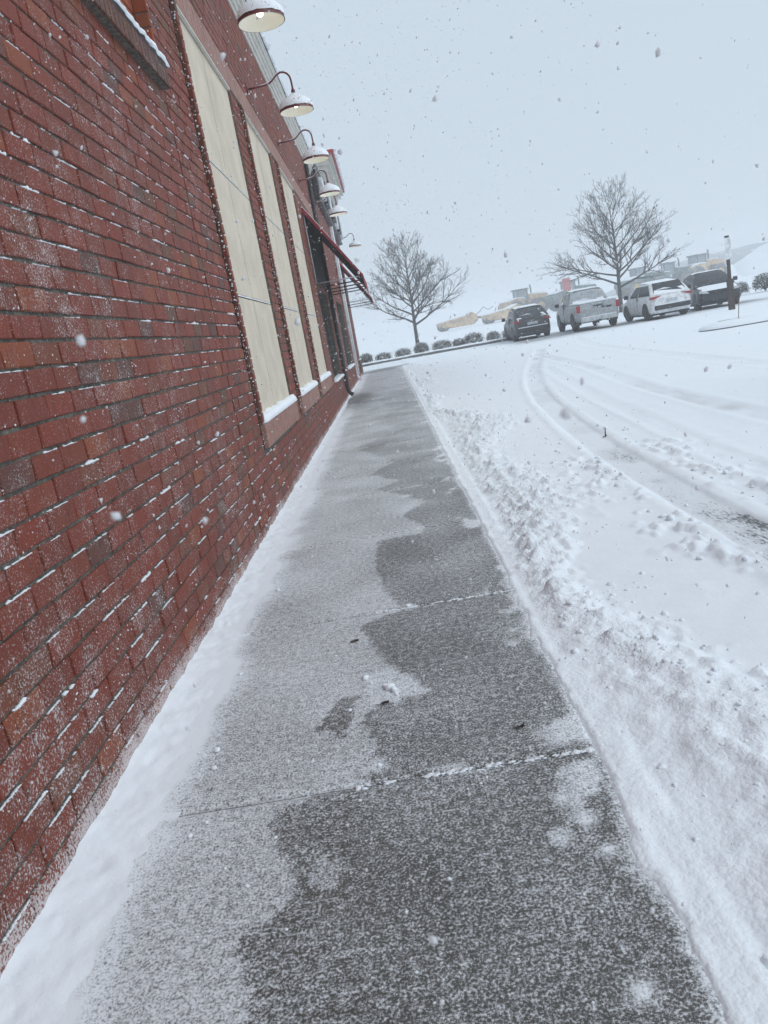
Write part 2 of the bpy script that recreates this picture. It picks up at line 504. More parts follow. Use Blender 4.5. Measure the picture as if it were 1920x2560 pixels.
def lot_height(x, y, crumb=False):
    near = np.exp(-np.maximum(0, y-9)/14)
    h = -.035 + .05*(fbm(x*.35, y*.35, 3)-.5) + .014*(fbm(x*2.2, y*2.2, 5)-.5)
    bare = np.zeros_like(x)
    for pts, half, dep, b in ((TRK_A,.18,.046,.72),(TRK_B,.16,.022,.34),(TRK_C,.20,.018,.20),(TRK_D,.11,.010,.10)):
        d = polydist(x, y, pts) + .02*(fbm(x*6, y*6, 21)-.5)
        inn = 1 - sstep(half-.045, half+.015, d)
        berm = np.exp(-((d-half-.07)/.05)**2)
        h += -dep*.5*inn + .011*berm*(.35+1.0*fbm(x*4, y*2.4, 31))
        h += inn*.008*(fbm(x*16, y*5, 33)-.5)
        bare = np.maximum(bare, inn*b*(.45+.75*sstep(.35,.7,fbm(x*2.2, y*.9, 41)))*(.30+.7*sstep(9.5,4.5,y) if pts is TRK_A else .8))
    # worn spots
    for cx, cy, r, b in ((2.0,6.35,.08,.45),(2.0,4.55,.16,.55),(2.02,3.9,.3,.6),(3.86,9.3,.18,.42)):
        bare = np.maximum(bare, b*np.exp(-((x-cx)/r)**2-((y-cy)/(r*2.2))**2))
    # little tracks' spoil beside the ruts
    sp = np.exp(-((x-1.62)/.20)**2)*sstep(8.5,6.8,y)*sstep(3.2,4.4,y)
    h += sp*.05*sstep(.56,.78,fbm(x*9, y*6, 77, 3))
    sp = np.exp(-((x-2.5)/.25)**2)*sstep(9.0,7.0,y)
    h += sp*.045*sstep(.54,.78,fbm(x*8, y*5, 87, 3))
    # the shovelled bank along the kerb
    reach = .95 + .26*np.sin(y*1.15+.5) + .22*np.sin(y*.53+1.9) + .25*sstep(4.6,2.4,y) - .35*sstep(12,20,y)
    u = np.clip((x-.45)/np.maximum(reach-.2, .25), 0, 3)
    prof = sstep(-.05, .55, u)*(1-sstep(.55, 1.12, u))
    amp = (.036 + .030*sstep(4.8,2.6,y))*(1-.6*sstep(10,24,y)) * (.5 + 1.0*fbm(x*.9, y*.7, 51))
    lum = fbm(x*5.5, y*4.2, 61, 4, .55); lum2 = fbm(x*15, y*12, 71, 3, .6)
    cr = np.clip(fbm(x*13, y*11, 81, 4, .68)-.47, 0, 1)
    rough = prof*(.50+.70*sstep(2.6,4.6,y))*(1-.4*sstep(12,20,y))
    h += prof*amp*(.45+1.1*lum) + rough*(.17*cr+.026*(lum2-.5))
    edge = sstep(1.35, .85, u)*sstep(.6, 1.0, u)
    h += edge*.03*sstep(.55,.70,lum2)
    # lip where the snow meets the kerb
    h += .030*np.exp(-((x-.50)/.06)**2)*sstep(36,30,y)*(fbm(x*7, y*5, 91)-.2)
    if crumb: return h, bare, rough
    return h, bare
GZ, BARE, CRUMB = lot_height(GX, GY, True)
spill = spill_of(GY)
lip = (GX < WALK_R+.006) & (GX > WALK_R-spill-.0001) & (GY < WALK_END-.05)
GZ[lip] = (.002+.020*fbm(GX*22, GY*17, 731)*sstep(0,.05,GX-WALK_R+spill))[lip]
edgez = (GX >= WALK_R+.006) & (GX < WALK_R+.12) & (GY < WALK_END) & (GY > 0)
GZ[edgez] = np.maximum(GZ, -.012+.022*fbm(GX*13, GY*9, 741))[edgez]
CRUMB = np.maximum(CRUMB, .30*((GX > .36) & (GX < .75) & (GY < 20) & (GY > .5)))
under = (GX < WALK_R-.005) & (~lip) & (GY < WALK_END-.05) & (GX > -14.5)
GZ[under] = np.where(GX > WALK_R-spill-.03, -.014, -.22)[under]
BARE[under] = 0
# far ground: slow rise beyond the hedge
GZ += np.where(GY > 60, .0022*(GY-60)*np.exp(-(GY-60)/220), 0)
# clear pad at the end of the walk
pad = np.exp(-((GX+.3)/1.3)**4-((GY-36.9)/.8)**2)
BARE = np.maximum(BARE, .8*pad)
# barer asphalt under and behind the parked cars
st = np.exp(-((GY-38.2)/2.8)**2)*sstep(5.0,6.5,GX)*sstep(19.5,17.5,GX)
BARE = np.maximum(BARE, .62*st)
BARE = np.maximum(BARE, .55*np.exp(-((GY-(43.6))/.5)**2)*sstep(7,5,GX)*sstep(-4,-2,GX))  # shadow line of the hedge kerb, painted as darker ground
ny, nx = GX.shape
idx = np.arange(ny*nx).reshape(ny, nx)
F = np.stack([idx[:-1,:-1], idx[:-1,1:], idx[1:,1:], idx[1:,:-1]], -1).reshape(-1, 4)
V = np.stack([GX, GY, GZ], -1).reshape(-1, 3)
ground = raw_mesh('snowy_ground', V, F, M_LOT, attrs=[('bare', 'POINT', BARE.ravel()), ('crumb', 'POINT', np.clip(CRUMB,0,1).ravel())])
tag(ground, 'snow covered car park with curving tyre tracks', kind='structure')

# ------------------------------------------------------------------ sidewalk: slabs with tooled joints and shovel marks
sidewalk = empty('sidewalk')
tag(sidewalk, 'shovelled concrete sidewalk dusted with fresh snow beside the brick wall', kind='structure')
CLEAR = [(-.57,1.2),(-.61,1.65),(-.67,1.75),(-.65,1.81),(-.55,1.87),(-.52,1.97),(-.56,2.07),(-.61,2.18),(-.67,2.27),(-.63,2.38),(-.5,2.44),(-.3,2.54),(-.31,2.71),(-.37,2.91),(-.32,3.03),(-.07,3.09),(-.22,3.4),(-.35,3.73),(-.41,3.98),(-.16,4.16),(-.28,4.58),(-.34,5.2),(-.32,5.73),(.03,5.76),(.02,6.02),(-.13,6.44),(.09,6.8),(-.13,7.36),(-.39,7.75),(-.12,8.06),(-.46,8.7),(-.16,9.33),(-.71,11.14),(-.04,12.41),(-.5,14),(-.1,15.6),(-.45,19),(-.1,21),(.9,22),(.9,-1),(-.6,-1)]
PATCH = [(-.38,3.18),(-.48,3.15),(-.54,2.96),(-.54,2.91),(-.43,2.81),(-.40,3.05)]
KEEP = [(-.54,2.15),(-.48,1.98),(-.40,1.95),(-.37,2.05),(-.47,2.10)]
STRIPE = [[(-.10,6.5),(.05,6.95),(.0,7.05),(-.16,6.6)], [(-.3,5.95),(-.02,5.98),(-.02,6.04),(-.3,6.02)]]
def cover(x, y):
    jx = x + .055*(fbm(x*16, y*12, 101, 4, .65)-.5); jy = y + .10*(fbm(x*14, y*14, 111, 4, .65)-.5)
    c = np.full(x.shape, .70)
    c[inpoly(jx, jy, CLEAR)] = .40
    c[inpoly(jx, jy, PATCH)] = .34
    c[inpoly(jx, jy, KEEP)] = .62
    c[inpoly(jx, jy, STRIPE[0])] = .78
    fade = sstep(5.0, 14.0, y)
    c = c*(1-.62*fade) + .60*.62*fade
    c = c + .16*(fbm(x*1.4, y*1.0, 121)-.5) + .10*(fbm(x*.8+y*.3, y*5.5, 123)-.5)*sstep(4,8,y)
    # darker, fresher cleared nearest the end of the walk
    c = c - .03*sstep(2.6, 1.6, y)*(c < .5)
    # spill along the kerb
    e = fbm(x*6, y*3.5, 131)
    c = np.maximum(c, 1.0*sstep(.56,.70, e)*sstep(WALK_R-.34, WALK_R-.08, x)*sstep(1.6,2.2,y)*.92)
    c = np.maximum(c, .70+.30*sstep(-.90, -1.10, x + .16*(fbm(x*5, y*4, 141)-.5)) - 9*(x > -.8))
    # crumbs left at the shovel tips
    c[inpoly(jx, jy, [(-.36,3.34),(-.33,3.02),(-.07,3.08),(-.24,3.40)])] = .86
    ds = WALK_R - spill_of(y) - x
    c = np.maximum(c, .96*np.exp(-np.maximum(ds,0)/.045))
    for px, py, r in ((-.25,3.16,.055),(.30,2.2,.045),(.34,2.08,.055),(.25,2.01,.045),(.37,1.93,.04),(.31,1.45,.05),(.33,2.33,.04),(-.13,4.17,.05),(-.30,2.56,.05),(.0,5.9,.06),(-.08,7.2,.09)):
        c = np.maximum(c, 1.0*np.exp(-((x-px)/r)**2-((y-py)/(r*1.2))**2))
    # dry strip by the downpipe
    c = c - .75*np.exp(-((x+1.15)/.42)**2-((y-20.6)/2.2)**2) - .6*sstep(33.2,34.6,y)*sstep(.4,-.1,x)
    return np.clip(c, 0, 1)
joints = [-1.0, .72] + [2.45 + 1.72*i for i in range(19)] + [WALK_END]
for a, b in zip(joints[:-1], joints[1:]):
    st = .022 if b < 6 else (.03 if b < 11 else .06)
    g = .004
    xs = np.linspace(W-.3 if False else W-.02, WALK_R, int(1.8/st)+1); ys = np.linspace(a+g, b-g, max(2, int((b-a)/st)))
    X, Y = np.meshgrid(xs, ys)
    ex = np.minimum(np.minimum(Y-a, b-Y), WALK_R-X)          # rounded tooled edge
    Z = -.010*sstep(.022, .0, ex) + .0015*(fbm(X*9, Y*9, 151)-.5)
    C = cover(X, Y)
    C = np.maximum(C, .82*sstep(.05,.018,np.minimum(Y-a, b-Y))*sstep(.40,.6,fbm(X*5, Y*0+a, 161)))
    m, n = X.shape
    top = np.stack([X, Y, Z], -1).reshape(-1, 3)
    ii = np.arange(m*n).reshape(m, n)
    F = np.stack([ii[:-1,:-1], ii[:-1,1:], ii[1:,1:], ii[1:,:-1]], -1).reshape(-1, 4)
    ring = list(ii[0,:]) + list(ii[1:,-1]) + list(ii[-1,:-1][::-1]) + list(ii[1:-1,0][::-1])
    low = top[ring].copy(); low[:,2] = -.16
    base = m*n; k = len(ring)
    side = np.array([(ring[i], base+i, base+(i+1) % k, ring[(i+1) % k]) for i in range(k)])
    raw_mesh('slab', np.vstack([top, low]), np.vstack([F, side]), M_WALK, sidewalk,
             attrs=[('cover', 'POINT', np.concatenate([C.ravel(), np.full(k, .2)]))])
# packed snow/earth filling the joints
MB().box(W-.3, WALK_R-.004, -1.0, WALK_END-.01, -.2, -.012).build('joint_bed', M_CONC, sidewalk)

# snow bank left against the foot of the wall
ys = np.concatenate([np.arange(.9, 9, .02), np.arange(9, 29, .06)]); us = np.linspace(0, 1, 26)
U, Y = np.meshgrid(us, ys)
edge = -1.00 - .07*sstep(2,5,Y) - .09*sstep(5,12,Y) - .06*sstep(12,22,Y) + .09*(fbm(Y*1.3, Y*0, 171)-.5) + .05*(fbm(Y*6, Y*0, 181)-.5)
X = W-.004 + U*(edge-W)
h0 = (.046-.012*sstep(5,14,Y))*(.75+.6*(fbm(Y*2.1, Y*0, 191)-.5) + .5*(fbm(Y*9, Y*0+3, 192)-.5))
Z = -.003 + h0*(1-U)**1.7 + .016*(fbm(X*14, Y*14, 201)-.5)*sstep(0,.5,1-U) + .012*(fbm(X*40, Y*34, 211)-.5)*(1-U)
m, n = X.shape; ii = np.arange(m*n).reshape(m, n)
F = np.stack([ii[:-1,:-1], ii[:-1,1:], ii[1:,1:], ii[1:,:-1]], -1).reshape(-1, 4)
bank = raw_mesh('snow_bank', np.stack([X, Y, Z], -1).reshape(-1, 3), F, M_SNOW)
tag(bank, 'low drift of fresh snow against the foot of the brick wall', 'snow', kind='stuff')

def blob(r, seed=0, flat=.8, sub=1, jit=.22):
    import bmesh
    bm = bmesh.new(); bmesh.ops.create_icosphere(bm, subdivisions=sub, radius=1)
    rr = random.Random(seed)
    for v in bm.verts: v.co *= r*(1+rr.uniform(-jit,jit)); v.co.z *= flat
    V = np.array([v.co[:] for v in bm.verts]); bm.verts.index_update()
    F = np.array([[v.index for v in f.verts] for f in bm.faces]); bm.free(); return V, F
def scatter(name, pts, variants, mat, parent=None, smooth=True):
    Vs = []; Fs = []; b = 0
    for i, (p, s, ang) in enumerate(pts):
        v, f = variants[i % len(variants)]
        c, sn = math.cos(ang), math.sin(ang)
        q = v*np.asarray(s)
        q = np.stack([q[:,0]*c-q[:,1]*sn, q[:,0]*sn+q[:,1]*c, q[:,2]], -1) + np.asarray(p)
        Vs.append(q); Fs.append(f+b); b += len(v)
    return raw_mesh(name, np.vstack(Vs), np.vstack(Fs), mat, parent, smooth)
BLOBS = [blob(1, i, 1, 2, .38) for i in range(9)]
SMALL = [blob(1, i+20, 1, 1) for i in range(9)]
pts = []
for i in range(1700):
    y = 1.2 + 14*RNG.random()**1.7
    reach = .95 + .26*math.sin(y*1.15+.5) + .22*math.sin(y*.53+1.9) + (.25 if y < 3 else 0)
    x = .52 + abs(RNG.normal(.5,.32))*reach
    if float(fbm(np.array([x*3.1]), np.array([y*2.3]), 95)[0]) < .50: continue
    s = float(np.clip(RNG.lognormal(-4.9,.5), .003, .026))
    z = float(lot_height(np.array([[x]]), np.array([[y]]))[0][0,0])
    pts.append(((x, y, z+s*.02), (s, s*RNG.uniform(.7,1.1), s*RNG.uniform(.6,.9)), RNG.uniform(0,6)))
for i in range(110):
    y = RNG.uniform(3.6, 9.5); x = RNG.choice([1.68, 2.42]) + RNG.normal(0,.12)
    s = float(np.clip(RNG.lognormal(-4.5,.5), .005, .035)); z = float(lot_height(np.array([[x]]), np.array([[y]]))[0][0,0])
    pts.append(((x, y, z+s*.3), (s, s, s*.75), RNG.uniform(0,6)))
o = scatter('snow_clods', pts, BLOBS, M_SNOW)
tag(o, 'loose clods of shovelled snow scattered over the bank beside the sidewalk', 'snow', kind='stuff')
pts = []
for px, py, s in ((-.25,3.17,.022),(-.23,3.14,.016),(-.27,3.2,.012),(-.36,3.31,.016),(-.335,3.25,.008),(-.42,3.02,.009),(-.22,3.10,.010),(-.29,2.55,.012),(-.14,4.17,.016),(-.96,2.86,.014),(-.94,2.72,.012),(-.99,4.9,.014),(-1.0,3.6,.010),(-.93,2.3,.009)):
    pts.append(((px, py, s*.4), (s, s*.9, s*.7), px*50))
for jy in (2.45, 4.17):
    for i in range(170):
        x = RNG.uniform(-.38, .465); s = float(np.clip(RNG.lognormal(-5.5,.4), .0025, .007))
        if float(fbm(np.array([x*4]), np.array([jy*9]), 97)[0]) < .42: continue
        pts.append(((x, jy+RNG.normal(-.012,.006), 0), (s*1.6, s, s*.55), 0))
for i in range(260):
    x = RNG.uniform(-1.0, .46); y = 1.2 + 8*RNG.random()**1.6; s = float(np.clip(RNG.lognormal(-5.7,.4), .0015, .007))
    pts.append(((x, y, s*.3), (s, s, s*.6), RNG.uniform(0,6)))
o = scatter('snow_crumbs', pts, BLOBS, M_SNOW)
tag(o, 'small crumbs of snow lying on the shovelled sidewalk', 'snow', kind='stuff')

# dead leaves and chips
for i, (px, py, s) in enumerate(((-.43,3.78,.022),(-.27,3.03,.018),(.24,2.66,.020))):
    m = MB(); rr = random.Random(i)
    ring = [(px+math.cos(t)*s*(1.5 if k % 2 else 1.0), py+math.sin(t)*s*.5, .004+rr.uniform(0,.010)) for k, t in enumerate(np.linspace(0, 2*math.pi, 9)[:-1])]
    m.add([(px,py,.003)]+ring, [(0,k+1,(k+1) % 8+1) for k in range(8)])
    tag(m.build('dead_leaf', M_WOOD), ['curled brown dead leaf on the pale dusting beyond the crumbled snow','curled brown dead leaf in the cleared patch beside the crumbled snow','curled brown dead leaf by the sidewalk joint near the snowy edge'][i], 'leaf', 'dead leaves on the sidewalk')
s_t = MB().tube([(2.24,8.75,-.05),(2.25,8.79,.005),(2.26,8.80,.04)], [.008,.007,.004], 5)
s_t.tube([(2.2,8.72,-.04),(2.31,8.83,-.035)], .005, 4)
tag(s_t.build('twig', M_WOOD), 'short dark broken twig standing up in the tyre track snow', 'twig')

# ------------------------------------------------------------------ brick building
bld = empty('brick_building', (W-6, 17, 0))
bld.matrix_world = Matrix.Translation((W-6, 17, 0))
tag(bld, 'red brick commercial building with tan panel bays and gooseneck lamps', 'building')
OFF = Vector((W-6, 17, 0))
def bpart(mb, name, mat, parent=None, **kw):
    o = mb.build(name, mat, None, **kw)
    o.parent = parent or bld
    o.matrix_parent_inverse = Matrix.Translation(-OFF)
    return o
BL, BH = .2470, .1005         # brick module
BAYS = [(7.40, 9.93), (10.68, 13.17), (13.92, 16.38)]
NICHE = (3.3, 6.36, 3.66, 5.66)
WIN = (17.72, 20.45, .66, 2.74)
WIN2 = (24.2, 27.6, .66, 2.74)
DOOR = (29.6, 33.0, .0, 2.74)
TOPZ = 6.42
holes = [NICHE, WIN, WIN2] + [(a, b, .90, 4.56) for a, b in BAYS]
Y0, Y1 = -2.0, WALL_END
# mortar face with openings
ycut = sorted({Y0, Y1} | {h[0] for h in holes} | {h[1] for h in holes})
zcut = sorted({-.2, TOPZ} | {h[2] for h in holes} | {h[3] for h in holes})
mb = MB(); MX = W-.011
for ya, yb in zip(ycut[:-1], ycut[1:]):
    for za, zb in zip(zcut[:-1], zcut[1:]):
        c = ((ya+yb)/2, (za+zb)/2)
        if any(h[0] < c[0] < h[1] and h[2] < c[1] < h[3] for h in holes): continue
        mb.add([(MX,ya,za),(MX,yb,za),(MX,yb,zb),(MX,ya,zb)], [(0,1,2,3)])
for h in holes:
    d = MX-.14
    a, b, c, e = h
    mb.add([(MX,a,c),(d,a,c),(d,a,e),(MX,a,e)], [(0,1,2,3)]); mb.add([(MX,b,c),(MX,b,e),(d,b,e),(d,b,c)], [(0,1,2,3)])
    mb.add([(MX,a,c),(MX,b,c),(d,b,c),(d,a,c)], [(0,1,2,3)]); mb.add([(MX,a,e),(d,a,e),(d,b,e),(MX,b,e)], [(0,1,2,3)])
bpart(mb, 'wall', M_MORTAR, fixn=False)
mb = MB().box(W-12, W-.16, Y0, Y1, -.2, TOPZ)
bpart(mb, 'inner_wall', M_MORTAR)

def brick_geo(L, H, seed, depth=.018, ax='wall'):
    """front face towards +x, centred on y/z, joint gap already taken off"""
    rr = random.Random(seed)
    j = lambda s: rr.uniform(-s, s)
    a, b = L/2-.0046, H/2-.0066
    c = .0045
    back = [(-depth, y, z) for y, z in ((-a,-b),(a,-b),(a,b),(-a,b))]
    mid = [(-c+j(.001), y+j(.0030), z+j(.0030)) for y, z in ((-a,-b),(a,-b),(a,b),(-a,b))]
    fr = [(0+j(.0016), y+j(.0015), z+j(.0015)) for y, z in ((-a+c,-b+c),(a-c,-b+c),(a-c,b-c),(-a+c,b-c))]
    f = [(8,9,10,11)]
    for i in range(4):
        k = (i+1) % 4
        f += [(4+i,4+k,8+k,8+i), (i,k,4+k,4+i)]
    return back+mid+fr, f
def tone_of(rr):
    u = rr.random()
    if u < .12: return rr.uniform(0,.15)
    if u < .20: return rr.uniform(.86,.93)
    if u < .24: return rr.uniform(.95,1)
    return rr.uniform(.2,.82)

skip = [(a, b, c, e) for a, b, c, e in holes] + [(6.325,6.337,-1,3.58), (20.93,20.95,-1,6.5)]
skip += [(a-.11, b+.02, .655, .90) for a, b in BAYS]                # sill courses
skip += [(NICHE[0]-.1, 6.28, 3.50, 3.66)]
skip += [(7.28, 22.6, 4.56, 4.87)]                                   # soldier band
skip += [(a-.115, a, .90, 4.56) for a, b in BAYS]                    # raised jambs
bricks = []
rr = random.Random(3)
nrow = int(TOPZ/BH)
for r in range(nrow):
    z0 = r*BH+.002; zc = z0+BH/2
    iv = [(Y0, Y1)]
    for h in skip:
        if h[2]+.03 < zc < h[3]-.03 or (h[2] < zc < h[3]):
            nv = []
            for a, b in iv:
                if h[1] <= a or h[0] >= b: nv.append((a, b)); continue
                if h[0] > a: nv.append((a, h[0]))
                if h[1] < b: nv.append((h[1], b))
            iv = nv
    for a, b in iv:
        k = math.floor((a - (r % 2)*BL/2)/BL)
        y = k*BL + (r % 2)*BL/2
        while y < b-.01:
            ya, yb = max(a, y), min(b, y+BL)
            if yb-ya > .035: bricks.append(((ya+yb)/2, zc, yb-ya))
            y += BL
# which ones show largest in the picture
RI = np.array(rot).T
def pix(p):
    v = rot.transposed() @ (Vector(p) - Vector((0,0,CAM_H)))
    if v.z > -.05: return None
    return (960 + FPX*v.x/-v.z, 1280 - FPX*v.y/-v.z, -v.z)
sized = []
for i, (y, z, L) in enumerate(bricks):
    q = pix((W, y, z))
    if q and -20 < q[0] < 1940 and -20 < q[1] < 2580 and L > .2:
        sized.append((L*BH/q[2]**2*abs(W)/math.hypot(y, z-1.5, W), i))
sized.sort(reverse=True)
picked = {i for _, i in sized[:300]}
NVAR = 26
var = []
for k in range(NVAR):
    v, f = brick_geo(BL, BH, 900+k)
    m = MB(); m.add(v, f); m.tone = [tone_of(rr)]*len(f)
    var.append(m.mesh('brick', M_BRICK))
rest = MB(); rest.tone = []
for i, (y, z, L) in enumerate(bricks):
    if i in picked:
        o = bpy.data.objects.new('brick', var[rr.randrange(NVAR)])
        COL.objects.link(o); o.parent = bld
        o.location = Vector((W + rr.uniform(-.004,.003), y+rr.uniform(-.0015,.0015), z+rr.uniform(-.0018,.0018))) - OFF
        o.rotation_euler = (rr.uniform(-.014,.014), rr.uniform(-.02,.02), rr.uniform(-.010,.010))
        o.scale = (1, L/BL, 1)
    else:
        v, f = brick_geo(L, BH, i)
        dx = rr.uniform(-.0025,.0015)
        rest.add([(W+dx+p[0], y+p[1], z+p[2]) for p in v], f); rest.tone += [tone_of(rr)]*len(f)
o = bpart(rest, 'brickwork', M_BRICK, fixn=False); o['kind'] = 'stuff'

def course(name, y0, y1, z0, z1, xf, pitch, mat=M_BRICK, parent=None, stuff=True, single=False):
    """a row of bricks stood on end (soldier) with recessed joints and a solid core"""
    m = MB(); m.tone = []
    n = max(1, int(round((y1-y0)/pitch))); st = (y1-y0)/n
    if not single:
        m.box(W-.1, xf-.012, y0+.004, y1-.004, z0+.003, z1-.003); m.tone += [.02]*6
    objs = []
    for k in range(n):
        v, f = brick_geo(st, z1-z0, k*7+int(z0*100), depth=xf-W+.05)
        yc, zc = y0+(k+.5)*st, (z0+z1)/2
        if single: objs.append((v, f, yc, zc))
        else:
            m.add([(xf+p[0], yc+p[1], zc+p[2]) for p in v], f); m.tone += [tone_of(rr)]*len(f)
    if single: return objs
    o = bpart(m, name, mat, parent); o['kind'] = 'stuff'
    return o
def snow_ledge(name, x0, x1, y0, y1, z, h, parent=None, seed=0, mat=M_SNOW):
    nyy = max(8, int((y1-y0)/.025))
    yy = np.linspace(y0, y1, nyy); xx = np.array([0,.4,.75,.95,1.06,1.09,1.0]); zz = np.array([1,1,.97,.84,.52,.18,-.05])
    U, Y = np.meshgrid(xx, yy); ZZ = np.meshgrid(zz, yy)[0]
    e = .16*(fbm(Y*12, Y*0, seed+7)-.5)
    X = x0 + U*(x1-x0)*(1+e*(U > .9))
    endf = np.minimum(1, np.minimum(Y-y0, y1-Y)/.05+.25)
    Z = z + h*ZZ*(1+.7*(fbm(Y*7, U*2, seed)-.5)+.40*(fbm(Y*28, U*6, seed+3)-.5))*endf
    m_, n_ = X.shape; ii = np.arange(m_*n_).reshape(m_, n_)
    F = [tuple(q) for q in np.stack([ii[:-1,:-1], ii[:-1,1:], ii[1:,1:], ii[1:,:-1]], -1).reshape(-1, 4)]
    V = [tuple(q) for q in np.stack([X, Y, Z], -1).reshape(-1, 3)]
    b = len(V)                                              # end caps
    for row in (0, -1):
        ring = [int(q) for q in ii[row]]
        V += [(x0, float(Y[row,0]), z-.004)]; F.append(tuple(ring + [len(V)-1]))
    mm = MB(); mm.add(V, F, True)
    return bpart(mm, name, mat, parent)
for bi, (a, b) in enumerate(BAYS):
    course('sill_course', a-.10, b+.015, .657, .893, W+.045, .085, M_BRICK_P)
    snow_ledge('sill_snow', W-.03, W+.052, a-.03, b+.01, .893, .075, seed=bi*13)
    # raised jamb on the near side of the bay
    m = MB(); m.tone = []
    m.box(W-.1, W+.026, a-.105, a-.008, .90, 4.555); m.tone += [.02]*6
    k = 0
    z = .90
    while z < 4.5:
        v, f = brick_geo(.105, min(BH, 4.555-z), k+bi*100, depth=.10)
        m.add([(W+.038+rr.uniform(-.002,.002)+p[0], a-.056+p[1], z+BH/2+p[2]) for p in v], f); m.tone += [tone_of(rr)]*len(f); z += BH; k += 1
    o = bpart(m, 'jamb', M_BRICK); o['kind'] = 'stuff'
    bpart(MB().box(W-.02, W+.004, a-.135, a-.112, .655, 4.56), 'shaded_joint', M_DARKJ)  # dark strip: the joint's deep shadow put into its colour
    # tan boards, two wide and three high
    ym = (a+b)/2 - .06
    zr = (.905, 2.105, 3.335, 4.553)
    for ya, yb in ((a-.004, ym-.013), (ym+.013, b-.001)):
        for k in range(3):
            g = .014 if k else 0
            bpart(MB().box(W-.06, W-.026, ya, yb, zr[k]+g, zr[k+1]-(.014 if k < 2 else 0)), 'panel', M_TAN, bevel=.003)
    bpart(MB().box(W-.08, W-.058, a-.004, b-.001, .905, 4.553), 'panel_backing', M_DARKJ)
    for k in (1, 2):
        snow_ledge('joint_snow', W-.058, W-.024, a+.02, b-.02, zr[k]-.004, .014, seed=bi*7+k)
    bpart(MB().box(W-.02, W+.012, a-.1, b, 4.540, 4.560), 'flashing', M_BEIGE)
course('soldier_band', 7.28, 22.6, 4.565, 4.868, W+.012, .15, M_BRICK_P)
# recessed niche with its snowy rowlock sill
m = MB(); m.tone = []
NX = W-.105
r = 0; z = NICHE[2]
while z < NICHE[3]-.02:
    y = NICHE[0] - (r % 2)*BL/2
    while y < NICHE[1]:
        ya, yb = max(y, NICHE[0]), min(y+BL, NICHE[1])
        if yb-ya > .03:
            v, f = brick_geo(yb-ya, BH, r*40+int(y*10), depth=.03)
            m.add([(NX+p[0], (ya+yb)/2+p[1], z+BH/2+p[2]) for p in v], f); m.tone += [rr.random()]*len(f)
        y += BL
    z += BH; r += 1
z = NICHE[2]; r = 0
while z < NICHE[3]-.02:
    v, f = brick_geo(.108, BH, r+77, depth=.03)
    m.add([(W-.052-p[1], NICHE[1]-.006-p[0], z+BH/2+p[2]) for p in v], f); m.tone += [rr.random()]*len(f); z += BH; r += 1
o = bpart(m, 'niche_brickwork', M_BRICK_O); o['kind'] = 'stuff'
sill = bpart(MB().box(W-.1, W+.045, NICHE[0]-.1, 6.275, 3.507, 3.642), 'niche_sill', M_MORTAR)
for v, f, yc, zc in course('x', NICHE[0]-.1, 6.28, 3.502, 3.652, W+.064, .085, single=True):
    mm = MB(); mm.add([(W+.064+p[0], yc+p[1], zc+p[2]) for p in v], f); mm.tone = [rr.choice((.0,.02,.98,1.0))]*len(f)
    bo = mm.build('brick', M_BRICK, sill, fixn=False)
snow_ledge('niche_sill_snow', W-.08, W+.078, NICHE[0]-.08, 6.29, 3.652, .055, seed=91)

# windows
def window(y0, y1, z0, z1, mull=2, door=False):
    wp = bpart(MB().box(W-.135, W-.125, y0, y1, z0, z1), 'window', M_GLASS)
    def sub(mb, name, mat):
        o = mb.build(name, mat); o.parent = wp; o.matrix_parent_inverse = Matrix.Translation(-OFF); return o
    fr = MB(); w = .055
    fr.box(W-.14, W-.07, y0, y0+w, z0, z1); fr.box(W-.14, W-.07, y1-w, y1, z0, z1)
    fr.box(W-.139, W-.071, y0+w, y1-w, z0, z0+w); fr.box(W-.139, W-.071, y0+w, y1-w, z1-w, z1)
    sub(fr, 'frame', M_GREYM)
    for k in range(1, mull):
        yy = y0+(y1-y0)*k/mull
        sub(MB().box(W-.137, W-.073, yy-.025, yy+.025, z0+w, z1-w), 'mullion', M_BLACKM)
    sub(MB().box(W-.12, W+.055, y0-.04, y1+.04, z0-.07, z0-.001), 'sill', M_GREYM)
    return wp
window(*WIN); window(*WIN2)
bpart(MB().box(W-.02, W+.022, 17.62, 20.72, 2.87, 4.26), 'transom_panel', M_BLACK, bevel=.01)
snow_ledge('window_sill_snow', W-.07, W+.06, WIN[0]-.03, WIN[1]+.03, WIN[2], .06, seed=55)
snow_ledge('window_sill_snow', W-.07, W+.06, WIN2[0]-.03, WIN2[1]+.03, WIN2[2], .06, seed=56)

# main cornice: stepped profile along the roof edge
prof = [(W-.2,6.10),(W+.02,6.10),(W+.02,6.165),(W+.055,6.17),(W+.055,6.235),(W+.09,6.245),(W+.09,6.30),(W+.13,6.31),(W+.13,6.36),(W+.15,6.365),(W+.15,6.41),(W-.2,6.41)]
bpart(MB().prism([(x, z) for x, z in prof], 'y', Y0, 23.4), 'cornice', M_BEIGE, bevel=.006)
bpart(MB().box(W-.3, W+.16, Y0, 23.42, 6.412, 6.44), 'drip_edge', M_BLACKM)
snow_ledge('roof_snow', W-.3, W+.15, 8.0, 23.4, 6.44, .05, seed=71)
bpart(MB().box(W-12, W-.31, Y0, WALL_END, 6.421, 6.50), 'roof', M_SNOW)
